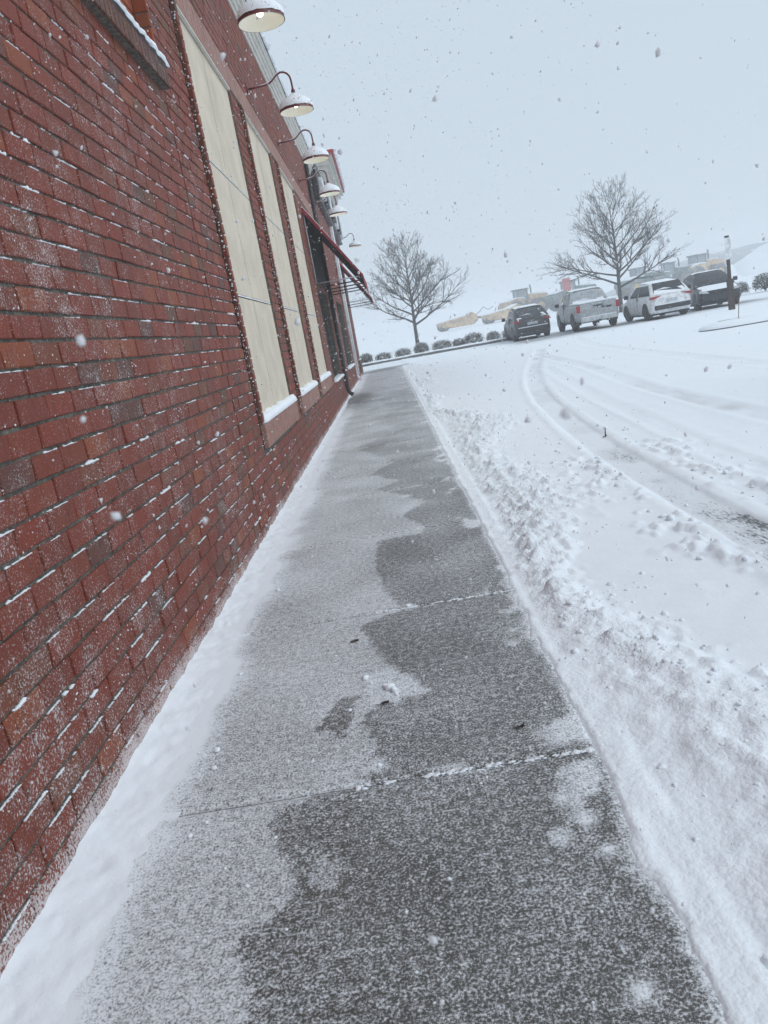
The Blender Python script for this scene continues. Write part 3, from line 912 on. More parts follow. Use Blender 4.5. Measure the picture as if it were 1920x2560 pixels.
# entrance tower above the far end of the wall
TY0, TY1 = 28.9, WALL_END
bpart(MB().box(W-7, W+.01, TY0, TY1, 6.42, 7.3), 'tower_wall', M_BEIGE2)
steps = [(0.02,6.95,.14),(.14,7.09,.14),(.27,7.23,.16),(.42,7.39,.14),(.54,7.53,.12)]
for k, (d, z, hh) in enumerate(steps):
    bpart(MB().box(W-7-d, W+d, TY0-d, TY1+d, z, z+hh), 'tower_cornice_step', M_BEIGE if k % 2 else M_BEIGE2, bevel=.01)
bpart(MB().box(W-7.65, W+.62, TY0-.62, TY1+.62, 7.652, 7.80), 'tower_coping', M_RED, bevel=.02)
snow_ledge('tower_snow', W-.4, W+.6, TY0-.5, TY1+.5, 7.80, .06, seed=75)
# low plinth at the far corner
o = bpart(MB().box(W-.3, W+.05, 33.6, WALL_END+.05, -.2, .62), 'corner_plinth', M_BRICK, bevel=.02)
bpart(MB().box(W-.3, W+.07, 33.55, WALL_END+.07, .621, .67), 'plinth_cap', M_SNOW, bevel=.02)

# snow caught on the ledges of the bricks
pts = []
rs = random.Random(21)
for i, (y, z, L) in enumerate(bricks):
    q = pix((W, y, z))
    if not q or y > 9.5 or y < 1.3 or not (-60 < q[0] < 1960 and -60 < q[1] < 2600): continue
    dn = .5 + .9*float(fbm(np.array([y*1.3]), np.array([z*1.3]), 301)[0]-.35)
    if y < 8 and rs.random() < 1.15*(dn-.22):
        y_ = -L/2 + rs.uniform(0,.5)*L; y_e = min(L/2-.005, y_ + rs.uniform(.25,1.0)*L)
        big = rs.random() < .10; ph = rs.uniform(0,50)
        while y_ < y_e:
            nn = float(vnoise(np.array([y_*38+ph]), np.array([z*7]), 5)[0])
            th = (.0009+.0040*nn**2)*(2.6 if big else 1)*rs.uniform(.7,1.3)
            ln = rs.uniform(.004,.0075)
            if nn > .22: pts.append(((W-.0055+rs.uniform(-.002,.003), y+y_, z+BH/2-.0075+th*.4), (.006*(1.5 if big else 1)*rs.uniform(.8,1.2), ln*rs.uniform(.8,1.3), th), rs.uniform(-.5,.5)))
            y_ += ln*1.1
    if rs.random() < .35:
        for k in range(rs.randrange(2,9)):
            s = rs.uniform(.002,.0045)
            pts.append(((W-.0015, y+rs.uniform(-.48,.48)*L, z+rs.uniform(-.4,.45)*BH), (s*.7, s, s), 0.0))
# along the jambs too
for a, b in BAYS:
    for k in range(150):
        s = rs.uniform(.003,.010)**1.0
        pts.append(((W+rs.uniform(-.002,.03), a-.118+rs.uniform(-.008,.006), rs.uniform(.7,4.5)), (s,s*.8,s*.8), 0.0))
o = scatter('clinging_snow', pts, SMALL, M_SNOW, bld)
o.matrix_parent_inverse = Matrix.Translation(-OFF); o['kind'] = 'stuff'

# ------------------------------------------------------------------ gooseneck lamps
def make_lamp():
    t = empty('wall_lamp')
    # local origin on the wall, arm reaches towards +x; z measured from the wall plate
    arm = MB()
    path = [(0,0,0),(.12,0,.004),(.24,0,.010),(.31,0,.022),(.36,0,.050),(.40,0,.085),(.44,0,.115),(.49,0,.134),(.54,0,.130),(.585,0,.102),(.612,0,.060),(.620,0,.010),(.622,0,-.07),(.622,0,-.12)]
    arm.tube(path, .0135, 10)
    arm.lathe([(.0,-.0),(.055,0),(.055,.012),(.03,.02),(0,.022)], (0,0,0), 16, axis='x')
    arm.lathe([(.0,-.155),(.026,-.155),(.028,-.12),(.02,-.10),(.0,-.10)], (.622,0,0), 14)
    arm.build('arm', M_LAMPRED, t)
    outer = [(.028,-.150),(.036,-.170),(.060,-.196),(.105,-.222),(.155,-.250),(.200,-.285),(.222,-.315),(.232,-.350),(.236,-.385)]
    inner = [(r-.006, h-.004) for r, h in outer[::-1]]
    sh = MB().lathe(outer+[(.238,-.388)], (.622,0,0), 40)
    shade = sh.build('shade', M_LAMPRED, t, fixn=False)
    MB().lathe(inner, (.622,0,0), 40).build('shade_lining', M_CREAM, shade, fixn=False)
    MB().lathe([(.0,-.235),(.022,-.24),(.030,-.265),(.036,-.295),(.030,-.322),(.016,-.336),(0,-.34)], (.622,0,0), 16).build('bulb', M_BULB, t)
    sn = [(.030,-.152),(.040,-.160),(.066,-.180),(.110,-.203),(.160,-.229),(.206,-.265),(.229,-.298),(.238,-.330),(.237,-.352)]
    sc = MB().lathe(sn, (.622,0,0), 40)
    rr2 = random.Random(5)
    sc.v = [(x+rr2.uniform(-.004,.004), y+rr2.uniform(-.004,.004), z+rr2.uniform(-.006,.004)) for x, y, z in sc.v]
    sc.build('snow_cap', M_SNOWRED, t, fixn=False)
    up = MB().tube([(x,y,z+.011) for x,y,z in path[1:10]], [.005]+[.010]*7+[.004], 7)
    up.build('arm_snow', M_SNOW, t)
    return t
def m_snowred():
    t = NT('lamp_snow'); p = t.pos()
    z = t.noise(p, 30, 4, .6)
    t.col(t.mix(t.ss(z, .60, .68), SNOW, (.30,.16,.17))); t.rough(.85); t.bump(t.noise(p, 60, 3), .4, .01)
    return t.m
M_SNOWRED = m_snowred()
LAMPS = [(8.62,5.07,W,1.0,'lit dark red gooseneck lamp above the tan bay beside the brick niche'),
         (11.76,5.065,W,1.0,'lit snow capped gooseneck lamp above the middle tan bay'),
         (14.89,5.065,W,1.0,'lit snow capped gooseneck lamp above the tan bay next to the awning'),
         (18.36,5.07,W,1.0,'lit snow capped gooseneck lamp above the near end of the red awning'),
         (21.50,5.085,W,1.0,'lit snow capped gooseneck lamp between the awning and the black sign box'),
         (34.9,5.72,W,1.08,'lit snow capped gooseneck lamp at the far corner of the brick wall')]
proto = make_lamp()
for i, (y, z, x, s, lab) in enumerate(LAMPS):
    o = proto if i == 0 else copy_tree(proto)
    o.location = (x, y, z); o.scale = (s, s, s); o.rotation_euler = (0, 0, [.0,.02,-.02,.03,.0,.0][i])
    tag(o, lab, 'lamp', 'gooseneck lamps along the wall')

# ------------------------------------------------------------------ awnings, sign box, downpipes
def awning(y0, y1, lab, nb):
    t = empty('awning', (W, y0, 2.8))
    x1, zt, zb = 1.02, 1.56, 0.0
    def q(mb, name, mat, par=t, **kw): return mb.build(name, mat, par, **kw)
    L = y1-y0
    q(MB().prism([(0,zt),(.02,zt),(x1,zb+.02),(x1,zb),(x1-.03,zb),(0,zt-.05)], 'y', 0, L), 'canopy', M_BLACK)
    q(MB().prism([(-.0,zt+.012),(.03,zt+.012),(x1+.012,zb+.035),(x1+.012,zb-.02),(x1-.015,zb-.02),(x1-.03,zb+.025),(0,zt-.07)], 'y', -.035, .0), 'rake_trim', M_VAL)
    q(MB().prism([(-.0,zt+.012),(.03,zt+.012),(x1+.012,zb+.035),(x1+.012,zb-.02),(x1-.015,zb-.02),(x1-.03,zb+.025),(0,zt-.07)], 'y', L, L+.035), 'rake_trim', M_VAL)
    v = MB(); n = int(L/.28)
    for k in range(n):
        a, b = L*k/n, L*(k+1)/n
        v.prism([(a,.05),(b,.05),(b,-.10),((a*.25+b*.75),-.15),((a+b)/2,-.165),((a*.75+b*.25),-.15),(a,-.10)], 'x', x1+.013, x1+.022)
    q(v, 'valance', M_VAL)
    s = MB().prism([(0.0,zt+.014),(.02,zt+.05),(x1*.5,zt*.5+.075),(x1-.03,zb+.09),(x1+.01,zb+.045),(x1+.01,zb+.036),(.03,zt+.013)], 'y', -.02, L+.02)
    q(s, 'canopy_snow', M_SNOW)
    for k in range(nb):
        yy = .02 + (L-.04)*k/(nb-1)
        q(MB().tube([(0,yy,0),(x1-.04,yy,0)], .016, 6), 'frame_bar', M_GREYM if k == 0 else M_BLACKM)
    for yy in (.02, L-.02):
        q(MB().tube([(.02,yy,0),(.02,yy,zt-.06)], .018, 6), 'frame_upright', M_GREYM)
    q(MB().tube([(x1-.05,0,0.01),(x1-.05,L,0.01)], .016, 6), 'frame_rail', M_BLACKM)
    tag(t, lab, 'awning', 'sloping red and black awnings')
    return t
awning(17.50, 22.45, 'red trimmed black awning with snow over the window beside the tan bays', 5)
awning(28.6, 33.2, 'red trimmed black awning with snow under the far corner lamp', 3)

sg = empty('sign_box', (W, 23.2, 5.4))
MB().box(.01, .16, 0, 11.6, .05, 1.0).build('case', M_BLACKM, sg, bevel=.015)
MB().box(.0, .20, -.02, 11.62, 1.002, 1.05).build('cap', M_GREYM, sg)
for k, yy in enumerate((.5,2.0,3.6,5.2,6.8,8.4,10.0)):
    h = [.55,.7,.55,.62,.55,.7,.55][k]
    MB().prism([(yy,.2),(yy+1.0,.2),(yy+1.0,.2+h*.8),(yy+.8,.2+h),(yy+.2,.2+h),(yy,.2+h*.8)], 'x', .161, .27).build('raised_block', M_WHITE if k % 2 == 0 else M_BLACKM, sg, bevel=.01)
tag(sg, 'long black sign box with raised blocks on the wall below the tower', 'sign')

def downpipe(y, ztop, x, mat, lab, r=.055, snow=False):
    t = empty('downpipe', (x, y, 0))
    MB().tube([(0,0,ztop),(0,0,.28),(.03,0,.18),(.11,0,.10)], r, 10).build('pipe', mat, t)
    for z in (.8, 2.4, 4.2):
        if z < ztop: MB().box(-.075,.012,-.075,.075,z-.02,z+.02).build('bracket', mat, t)
    if snow:
        MB().tube([(.055,-.02,ztop),(.06,-.02,.3)], .03, 8).build('pipe_snow', M_SNOW, t)
    tag(t, lab, 'pipe')
downpipe(20.99, 6.1, W+.065, M_BLACKM, 'black downpipe at the end of the awning window')
downpipe(28.2, 5.35, W+.065, M_WHITE, 'snow plastered pale downpipe between the two awnings', .05, True)
ns = empty('notice_sign', (W, 21.62, 2.0))
MB().box(.0, .07, 0, .40, 0, .36).build('case', M_BLACKM, ns); MB().box(.071, .085, .02, .38, .03, .33).build('face', simple('pale_red_face', (.52,.26,.28), .5, speck=.2), ns)
MB().box(-.05,.0,.15,.25,.1,.2).build('bracket', M_BLACKM, ns)
tag(ns, 'small black notice box with a pale red face beside the downpipe', 'sign')

# ------------------------------------------------------------------ kerbs, shrubs, posts
kb = MB().box(-9, 7.2, 44.1, 44.3, -.2, .10).build('kerb', M_CONC); tag(kb, 'low kerb in front of the shrub row', kind='structure')
xs = np.linspace(-9, 7.2, 60); Y = np.array([0,.06,.14,.2,.5,1.2])
X, Yg = np.meshgrid(xs, Y+44.08); Zg = np.array([.09,.15,.165,.16,.15,-.02])[:,None] + .05*(fbm(X*1.5, Yg*2, 401)-.5)
m_, n_ = X.shape; ii = np.arange(m_*n_).reshape(m_, n_)
F = np.stack([ii[:-1,:-1], ii[:-1,1:], ii[1:,1:], ii[1:,:-1]], -1).reshape(-1, 4)
tag(raw_mesh('kerb_snow', np.stack([X, Yg, Zg], -1).reshape(-1,3), F, M_SNOW), 'snow lying along the kerb before the shrubs', kind='structure')

def make_shrub(seed, rx, ry, rz):
    rg = np.random.default_rng(seed)
    t = empty('shrub')
    N = 2600
    d = rg.normal(size=(N,3)); d /= np.linalg.norm(d, axis=1)[:,None]
    d[:,2] = np.where(d[:,2] < -.5, -d[:,2], d[:,2])
    rad = rg.uniform(.62,1.04,N)
    ctr = d*rad[:,None]*np.array([rx,ry,rz]) + np.array([0,0,rz*.72])
    ctr += .05*rg.normal(size=(N,3))
    ctr[:,2] = np.maximum(ctr[:,2], .03)
    a = rg.normal(size=(N,3)); a /= np.linalg.norm(a, axis=1)[:,None]
    b = np.cross(a, rg.normal(size=(N,3))); b /= np.linalg.norm(b, axis=1)[:,None]
    s = rg.uniform(.018,.045,N)[:,None]
    V = np.stack([ctr-a*s, ctr+b*s*.6, ctr+a*s, ctr-b*s*.6], 1).reshape(-1,3)
    F = np.arange(N*4).reshape(N,4)
    topness = np.clip(d[:,2], 0, 1)
    tone = rg.uniform(0,.72,N)
    snow = rg.random(N) < (.08+.46*topness**1.5)
    tone[snow] = rg.uniform(.75,1,snow.sum())
    raw_mesh('foliage', V, F, M_LEAF, t, False, [('tone','FACE',tone)])
    st = MB()
    for k in range(9):
        an = k*.7+seed; st.tube([(0,0,0),(math.cos(an)*rx*.3,math.sin(an)*ry*.3,rz*.6),(math.cos(an)*rx*.7,math.sin(an)*ry*.7,rz*1.2)], [.02,.014,.005], 4)
    st.build('stems', M_BARK, t)
    return t
protos = [make_shrub(1,.52,.48,.42), make_shrub(2,.68,.5,.44), make_shrub(3,.50,.45,.40)]
used = set()
for i, (x, y, k, s) in enumerate([(-2.5,45.4,0,1),(-1.35,45.3,0,1),(-.35,45.2,1,.95),(.78,45.2,1,.95),(1.86,45.3,0,1.08),(3.05,45.5,1,1.08),(4.05,45.9,2,1.0),(4.85,45.4,1,1.05),(5.98,45.4,2,1.08),(6.95,45.4,1,1.0),(21.3,48.4,2,1.0),(22.4,47.6,0,1.35)]):
    o = protos[k] if k not in used else copy_tree(protos[k]); used.add(k)
    o.location = (x, y, .02); o.rotation_euler = (0,0,i*1.3); o.scale = (s*(.80+.10*math.sin(i*3.1)),s*.8,s*(.74+.10*math.sin(i*2))) if i < 10 else (s,s,s)
    if i < 10: tag(o, ['first','second','third','fourth','fifth','sixth','seventh','eighth','ninth','tenth'][i] + ' snow flecked kerb shrub counting from the brick building to the charcoal crossover', 'shrub', 'shrubs in a row along the kerb')
    else: tag(o, ['small snow flecked shrub close behind the black parked car','larger snow flecked shrub in the open snow beyond the sign post'][i-10], 'shrub')

sp = empty('sign_post', (14.06, 32.84, -.03), R(8))
MB().prism([(-.10,0),(.10,0),(.10,1.18),(.08,1.22),(-.08,1.22),(-.10,1.18)], 'y', -.09, .09).build('timber_base', M_WOOD, sp, bevel=.01)
MB().box(-.055,.055,-.045,.045,1.22,2.18).build('post', M_WOOD, sp)
MB().box(-.13,.13,-.066,-.050,1.98,2.82).build('plate', M_WHITE, sp, bevel=.01)
MB().box(-.06,.06,-.047,.043,2.18,2.84).build('post_top', M_WOOD, sp)
MB().box(-.07,.07,-.067,.05,2.842,2.90).build('cap', M_PLASTIC, sp)
tag(sp, 'brown timber sign post with a narrow pale plate standing in the snow', 'sign post')
stk = MB().tube([(9.96,22.92,-.05),(10.04,22.98,.55),(10.16,23.08,1.10)], [.011,.010,.008], 6).build('marker_stake', M_STAKE)
tag(stk, 'thin leaning orange marker stake at the snowy kerb island', 'stake')

# snow covered kerb island on the right
isl = MB()
n = 26; ring = []
for k in range(n):
    t = 2*math.pi*k/n
    ring.append((13.2+4.3*math.copysign(abs(math.cos(t))**.6, math.cos(t)), 23.0+.75*math.copysign(abs(math.sin(t))**.7, math.sin(t))))
lay = [(1.0,-.25),(1.0,-.005),(.994,.03),(.97,.09),(.90,.14),(.6,.16),(.0,.165)]
vs_ = []; fs_ = []
for s_, z_ in lay:
    for x, y in ring: vs_.append((13.2+(x-13.2)*s_, 23.0+(y-23.0)*(s_ if s_ < .9 else 1-(1-s_)*3), z_))
for i in range(len(lay)-1):
    for k in range(n): fs_.append((i*n+k, i*n+(k+1) % n, (i+1)*n+(k+1) % n, (i+1)*n+k))
island = empty('kerb_island', (13.2,23.0,0)); tag(island, 'snow covered kerb island beside the marker stake', kind='structure')
a = MB(); a.add([(x-13.2,y-23,z) for x,y,z in vs_[:2*n]], fs_[:n]); a.build('kerb_stone', M_CONC, island)
a = MB(); a.add([((x-13.2)*1.006,(y-23)*1.02,z) for x,y,z in vs_[n:]], fs_[:-n], True); a.build('island_snow', M_SNOW, island)
kb2 = MB().box(10.3, 12.6, 25.0, 25.12, -.1, .05).build('kerb', M_CONC); tag(kb2, 'short dark line of kerb behind the island', kind='structure')
post = MB().tube([(-7.3,95,-.2),(-7.25,95,2.6)], .05, 6).build('marker_post', M_GREYM); tag(post, 'faint thin post far off in the snow behind the bare tree', 'post')

# ------------------------------------------------------------------ bare trees
def make_tree(seed, H, spread, first, lab, loc):
    rt = random.Random(seed)
    t = empty('bare_tree', loc)
    trunk = MB(); tw = MB()
    lean = rt.uniform(-.02,.02)
    lead = []
    n = 12
    for k in range(n+1):
        u = k/n
        lead.append(Vector((lean*H*u + .12*math.sin(u*5+seed)*u, .10*math.sin(u*4+seed*2)*u, H*.93*u)))
    rad = [max(.012, .165*(1-u*.96)**1.05) for u in [k/n for k in range(n+1)]]
    rad[0] = .20
    trunk.tube(lead, rad, 9)
    def at(u):
        f = u*n; i = min(n-1, int(f)); return lead[i].lerp(lead[i+1], f-i), rad[i]+(rad[i+1]-rad[i])*(f-i)
    def branch(p, d, L, r, lev, up):
        m = 5 if lev < 2 else (4 if lev == 2 else 3)
        pts = [p]; q = Vector(p); d = Vector(d).normalized()
        for k in range(m):
            d = (d + Vector((rt.uniform(-1,1), rt.uniform(-1,1), rt.uniform(-.7,1)))*(.13 if lev < 2 else .2) + Vector((0,0,up))).normalized()
            q = q + d*(L/m); pts.append(Vector(q))
        rs_ = [max(.0075, r*(1-.84*k/m)) for k in range(m+1)]
        (trunk if lev == 1 else tw).tube(pts, rs_, 6 if lev == 1 else (4 if lev == 2 else 3), caps=False)
        if lev >= 4 or L < .16: return
        cnt = {1: int(4+L*2.1), 2: int(2+L*2.4), 3: int(1+L*2.0)}[lev]
        for k in range(cnt):
            u = rt.uniform(.20 if lev == 1 else .12, .98)
            f = u*m; i = min(m-1, int(f)); pp = pts[i].lerp(pts[i+1], f-i)
            ax = (pts[i+1]-pts[i]).normalized()
            side = ax.cross(Vector((rt.uniform(-1,1),rt.uniform(-1,1),rt.uniform(-1,1))))
            if side.length < .1: continue
            side.normalize()
            ang = R(rt.uniform(26,52))
            nd = ax*math.cos(ang)+side*math.sin(ang)
            nd.z += .12
            ll = L*(rt.uniform(.30,.56) if lev == 1 else rt.uniform(.28,.55))*(1.15-.5*u)
            branch(pp, nd, ll, max(.010, rs_[i]*.6), lev+1, up*.7)
    nl = 30
    for k in range(nl):
        u = first/H/.93 + (1-first/H/.93-.03)*(k/(nl-1))**1.0
        p, r = at(min(.97,u))
        az = k*2.399 + rt.uniform(-.35,.35)
        v = (u*.93*H-first)/(H-first)
        prof_ = (1-v)**.72
        L = spread*prof_*rt.uniform(.82,1.08)*1.06 + .35
        el = R(20 + 47*v + rt.uniform(-8,8))
        d = Vector((math.cos(az)*math.cos(el), math.sin(az)*math.cos(el), math.sin(el)))
        branch(p, d, L, min(r*.7, .032+.014*L), 1, .055 if v < .5 else .03)
    trunk.build('trunk', M_BARK, t, fixn=False); tw.build('branches', M_TWIG, t, fixn=False)
    tag(t, lab, 'tree', 'bare trees beyond the car park')
    return t
make_tree(5, 8.3, 4.3, 1.8, 'bare winter tree standing behind the shrub row', (2.35, 62.5, -.05))
make_tree(12, 8.9, 4.6, 1.8, 'bare winter tree standing behind the silver pickup', (17.6, 60.0, -.05))

# ------------------------------------------------------------------ vehicles (nose towards local +y)
def interp(tab, s):
    xs = [a for a, _ in tab]; ys = [b for _, b in tab]
    return float(np.interp(s, xs, ys))
def wheel(t, x, y, r, w, side):
    wh = empty('wheel', (x, y, r), 0, t)
    p = [(r*.62,-w/2),(r*.93,-w/2),(r,-w/2+.03),(r,w/2-.03),(r*.93,w/2),(r*.62,w/2)]
    MB().lathe(p, (0,0,0), 24, axis='x', closed=True).build('tyre', M_RUBBER, wh)
    rim = MB().lathe([(0,side*w*.30),(.10*r,side*w*.36),(r*.2,side*w*.30),(r*.56,side*w*.26),(r*.63,side*w*.46),(r*.63,-side*w*.4),(0,-side*w*.4)], (0,0,0), 20, axis='x')
    for k in range(5):
        a = k*2*math.pi/5
        rim.tube([(side*w*.34,0,0),(side*w*.40,math.cos(a)*r*.6,math.sin(a)*r*.6)], [.05*r/.34,.035*r/.34], 5)
    rim.build('rim', M_RIM, wh)
def loft(secs):
    m = MB(); n = len(secs[0])
    vs = [p for s in secs for p in s]; fs = []
    for i in range(len(secs)-1):
        for k in range(n):
            k2 = (k+1) % n
            fs.append((i*n+k, i*n+k2, (i+1)*n+k2, (i+1)*n+k))
    fs.append(tuple(range(n))[::-1]); fs.append(tuple(range((len(secs)-1)*n, len(secs)*n)))
    m.add(vs, fs, True); return m
def make_car(name, lab, loc, rz, L, Wd, paint, deck, cab, belt, wheels, wr, front_near=False, zb=.24, pickup=False, lights=None, snow_glass=.3):
    """deck: top line of the lower body (s, z); cab: roof line (s, z) from tail to nose; s from tail (0) to nose (L)"""
    t = empty(name, loc, rz)
    hw = Wd/2
    st = sorted({0, .06, .16, .35, L-.35, L-.16, L-.06, L} | {a for a, _ in deck})
    secs = []
    for s in st:
        e = min(s, L-s); k = 1-.16*(1-min(1, e/.35))**2
        w = hw*k; zt = interp(deck, s); b = zb + (.12 if e < .06 else .03 if e < .2 else 0)
        y = s-L/2
        secs.append([(-w*.90,y,b),(-w*.985,y,b+.10),(-w,y,b+.30),(-w*.985,y,zt-.16),(-w*.94,y,zt-.04),(-w*.80,y,zt),(w*.80,y,zt),(w*.94,y,zt-.04),(w*.985,y,zt-.16),(w,y,b+.30),(w*.985,y,b+.10),(w*.90,y,b)])
    body = loft(secs).build('body', paint, t, bevel=.02)
    # greenhouse
    cs = []
    s0, s1 = cab[0][0], cab[-1][0]
    ss = sorted({a for a, _ in cab})
    def cabsec(s):
        zt = interp(cab, s); f = (zt-belt)/(max(z for _, z in cab)-belt)
        wb = hw*.95; wt = wb - (wb-hw*.74)*f
        return wb, wt, zt
    for s in ss:
        wb, wt, zt = cabsec(s); y = s-L/2; zl = belt-.08
        cs.append([(-wb,y,zl),(-wb+(wb-wt)*.15,y,zl+(zt-zl)*.2),(-wt-.01,y,zl+(zt-zl)*.86),(-wt*.88,y,zt-.015),(-wt*.5,y,zt+.012),(wt*.5,y,zt+.012),(wt*.88,y,zt-.015),(wt+.01,y,zl+(zt-zl)*.86),(wb-(wb-wt)*.15,y,zl+(zt-zl)*.2),(wb,y,zl)])
    cabin = loft(cs).build('cabin', paint, t, bevel=.01)
    zr = max(z for _, z in cab)
    # roof flat span
    flat = [s for s, z in cab if z > zr-.10]
    r0, r1 = min(flat), max(flat)
    def side_pane(sa, sb, sa2, sb2, side):
        wb = hw*.95; wt = hw*.74
        zl, zh = belt+.03, zr-.13
        g = lambda z: wb-(wb-wt)*((z-belt+.08)/(zr-belt+.08)) + .012
        m = MB()
        m.add([(side*g(zl),sa-L/2,zl),(side*g(zl),sb-L/2,zl),(side*g(zh),sb2-L/2,zh),(side*g(zh),sa2-L/2,zh),
               (side*(g(zl)-.03),sa-L/2,zl),(side*(g(zl)-.03),sb-L/2,zl),(side*(g(zh)-.03),sb2-L/2,zh),(side*(g(zh)-.03),sa2-L/2,zh)],
              [(0,1,2,3),(7,6,5,4),(0,4,5,1),(1,5,6,2),(2,6,7,3),(3,7,4,0)])
        m.build('side_window', M_GLASS, t)
    mid = (s0+.25+s1)/2 if not pickup else (s0+s1)/2
    for side in (-1, 1):
        side_pane(s0+.22, mid-.04, r0+.08, mid-.05, side)
        side_pane(mid+.04, s1-.30, mid+.03, r1-.02, side)
        MB().box(side*hw*.93-.001, side*(hw*1.0)+.002*side, mid-L/2-.006, mid-L/2+.006, .45, belt+.02).build('door_seam', M_PLASTIC, t)
        MB().box(min(side*hw*.99,side*(hw*1.01)), max(side*hw*.99,side*(hw*1.015)), mid-L/2-.32, mid-L/2-.12, belt-.14, belt-.11).build('door_handle', paint, t)
    def end_pane(name, sl, sh, w0, w1, tail):
        zl, zh = belt+.06, zr-.07
        yl, yh = sl-L/2, sh-L/2
        d = -.03 if tail else .03
        m = MB()
        m.add([(-w0,yl+d,zl),(w0,yl+d,zl),(w1,yh+d,zh),(-w1,yh+d,zh),(-w0,yl-d,zl),(w0,yl-d,zl),(w1,yh-d,zh),(-w1,yh-d,zh)],
              [(0,1,2,3),(7,6,5,4),(0,4,5,1),(1,5,6,2),(2,6,7,3),(3,7,4,0)])
        o = m.build(name, M_GLASS, t)
        # snow lying on the lower part of the slope
        if snow_glass:
            fz = snow_glass
            ym, zm = yl+(yh-yl)*fz, zl+(zh-zl)*fz; wm = w0+(w1-w0)*fz
            m = MB(); e = d*1.9
            m.add([(-w0*1.02,yl+e,zl-.02),(w0*1.02,yl+e,zl-.02),(wm*.9,ym+e,zm),(wm*.35,ym+e,zm-.05),(-wm*.25,ym+e,zm+.04),(-wm*.95,ym+e,zm-.03),
                   (-w0*1.02,yl,zl-.02),(w0*1.02,yl,zl-.02),(wm*.9,ym,zm),(wm*.35,ym,zm-.05),(-wm*.25,ym,zm+.04),(-wm*.95,ym,zm-.03)],
                  [(0,1,2,3,4,5),(11,10,9,8,7,6)]+[(i,6+i,6+(i+1) % 6,(i+1) % 6) for i in range(6)])
            m.build('window_snow', M_SNOW, o)
    ca = [s for s, _ in cab]
    end_pane('rear_window', s0+(r0-s0)*.12, s0+(r0-s0)*.86, hw*.80, hw*.64, True)
    end_pane('windscreen', s1-(s1-r1)*.12, s1-(s1-r1)*.86, hw*.84, hw*.66, False)
    # snow on roof and bonnet
    ys = np.linspace(r0-L/2-.02, r1-L/2+.02, 14); xs_ = np.linspace(-hw*.70, hw*.70, 9)
    X, Yg = np.meshgrid(xs_, ys); e = np.minimum(1-np.abs(X)/(hw*.701), np.minimum(Yg-ys[0]+.02, ys[-1]+.02-Yg)/.3)
    base = np.array([[interp(cab, yy+L/2) for _ in xs_] for yy in ys])
    Z = base + .012 + .05*np.clip(e*4,0,1)**.5*(.8+.6*(fbm(X*3, Yg*3, 501)-.5)) - .02*(np.abs(X) > hw*.6)
    def sheet(nm, X, Y, Z, par):
        a, b = X.shape; ii = np.arange(a*b).reshape(a, b)
        F = np.stack([ii[:-1,:-1], ii[:-1,1:], ii[1:,1:], ii[1:,:-1]], -1).reshape(-1, 4)
        return raw_mesh(nm, np.stack([X,Y,Z],-1).reshape(-1,3), F, M_SNOW, par)
    sheet('roof_snow', X, Yg, Z, cabin)
    hs0 = s1-.12
    ys = np.linspace(hs0-L/2, L/2-.12, 12); xs_ = np.linspace(-hw*.84, hw*.84, 9)
    X, Yg = np.meshgrid(xs_, ys); base = np.array([[interp(deck, yy+L/2) for _ in xs_] for yy in ys])
    Z = base - .035*(np.abs(X) > hw*.8) + .030 + .03*(fbm(X*3, Yg*3, 511)-.5)
    Z[0,:] -= .05; Z[-1,:] -= .06
    sheet('bonnet_snow', X, Yg, Z, body)
    # wheels and arches
    for s in wheels:
        for side in (-1, 1):
            wheel(t, side*(hw-.12), s-L/2, wr, .24, side)
            ar = MB(); n = 14
            ring = [(math.cos(a)*wr*1.22, math.sin(a)*wr*1.22) for a in np.linspace(-.25, math.pi+.25, n)]
            ar.prism([(s-L/2+c, wr+d) for c, d in ring], 'x', side*(hw-.30), side*(hw+.008))
            ar.build('wheel_arch', M_PLASTIC, t)
    # lower cladding, bumpers, plate
    MB().box(-hw*.90, hw*.90, -L/2+.25, L/2-.25, zb-.06, zb+.03).build('underbody', M_PLASTIC, t)
    zt = interp(deck, .02)
    bm_ = M_CHROME if pickup else M_PLASTIC
    MB().box(-hw*.86, hw*.86, -L/2-.07, -L/2+.05, .40, .60 if not pickup else .62).build('rear_bumper', bm_, t, bevel=.03)
    MB().box(-hw*.80, hw*.80, -L/2-.05, -L/2+.08, .602, .64).build('bumper_snow', M_SNOW, t, bevel=.012)
    MB().box(-hw*.86, hw*.86, L/2-.05, L/2+.05, .34, .58).build('front_bumper', M_PLASTIC, t, bevel=.03)
    MB().box(-.26, .26, -L/2-.085 if not pickup else -L/2-.09, -L/2-.072, .44 if pickup else .70, .56 if pickup else .82).build('licence_plate', M_PLATE, t) if pickup else MB().box(-.26, .26, -L/2-.012, -L/2+.02, .72, .84).build('licence_plate', M_PLATE, t)
    # lamps
    for side in (-1, 1):
        xo = side*hw
        if pickup:
            MB().box(min(xo*.80,xo*.985), max(xo*.80,xo*.985), -L/2-.015, -L/2+.10, .86, 1.18).build('tail_light', M_TAIL, t, bevel=.02)
        else:
            la, lb = lights
            MB().prism([(xo*.50,la),(xo*.96,la-.02),(xo*1.0,lb),(xo*.80,lb+.01)], 'y', -L/2-.02, -L/2+.30).build('tail_light', M_TAIL, t, bevel=.01)
        MB().prism([(xo*.52,.70),(xo*.93,.74),(xo*.93,.86),(xo*.60,.80)], 'y', L/2-.22, L/2+.012).build('headlight', M_HEAD, t, bevel=.01)
        mm = MB().box(min(xo*1.0,xo*1.20), max(xo*1.0,xo*1.20), s1-L/2-.42, s1-L/2-.30, belt+.02, belt+.20)
        mm.build('mirror', M_PLASTIC, t, bevel=.03)
    gr = MB()
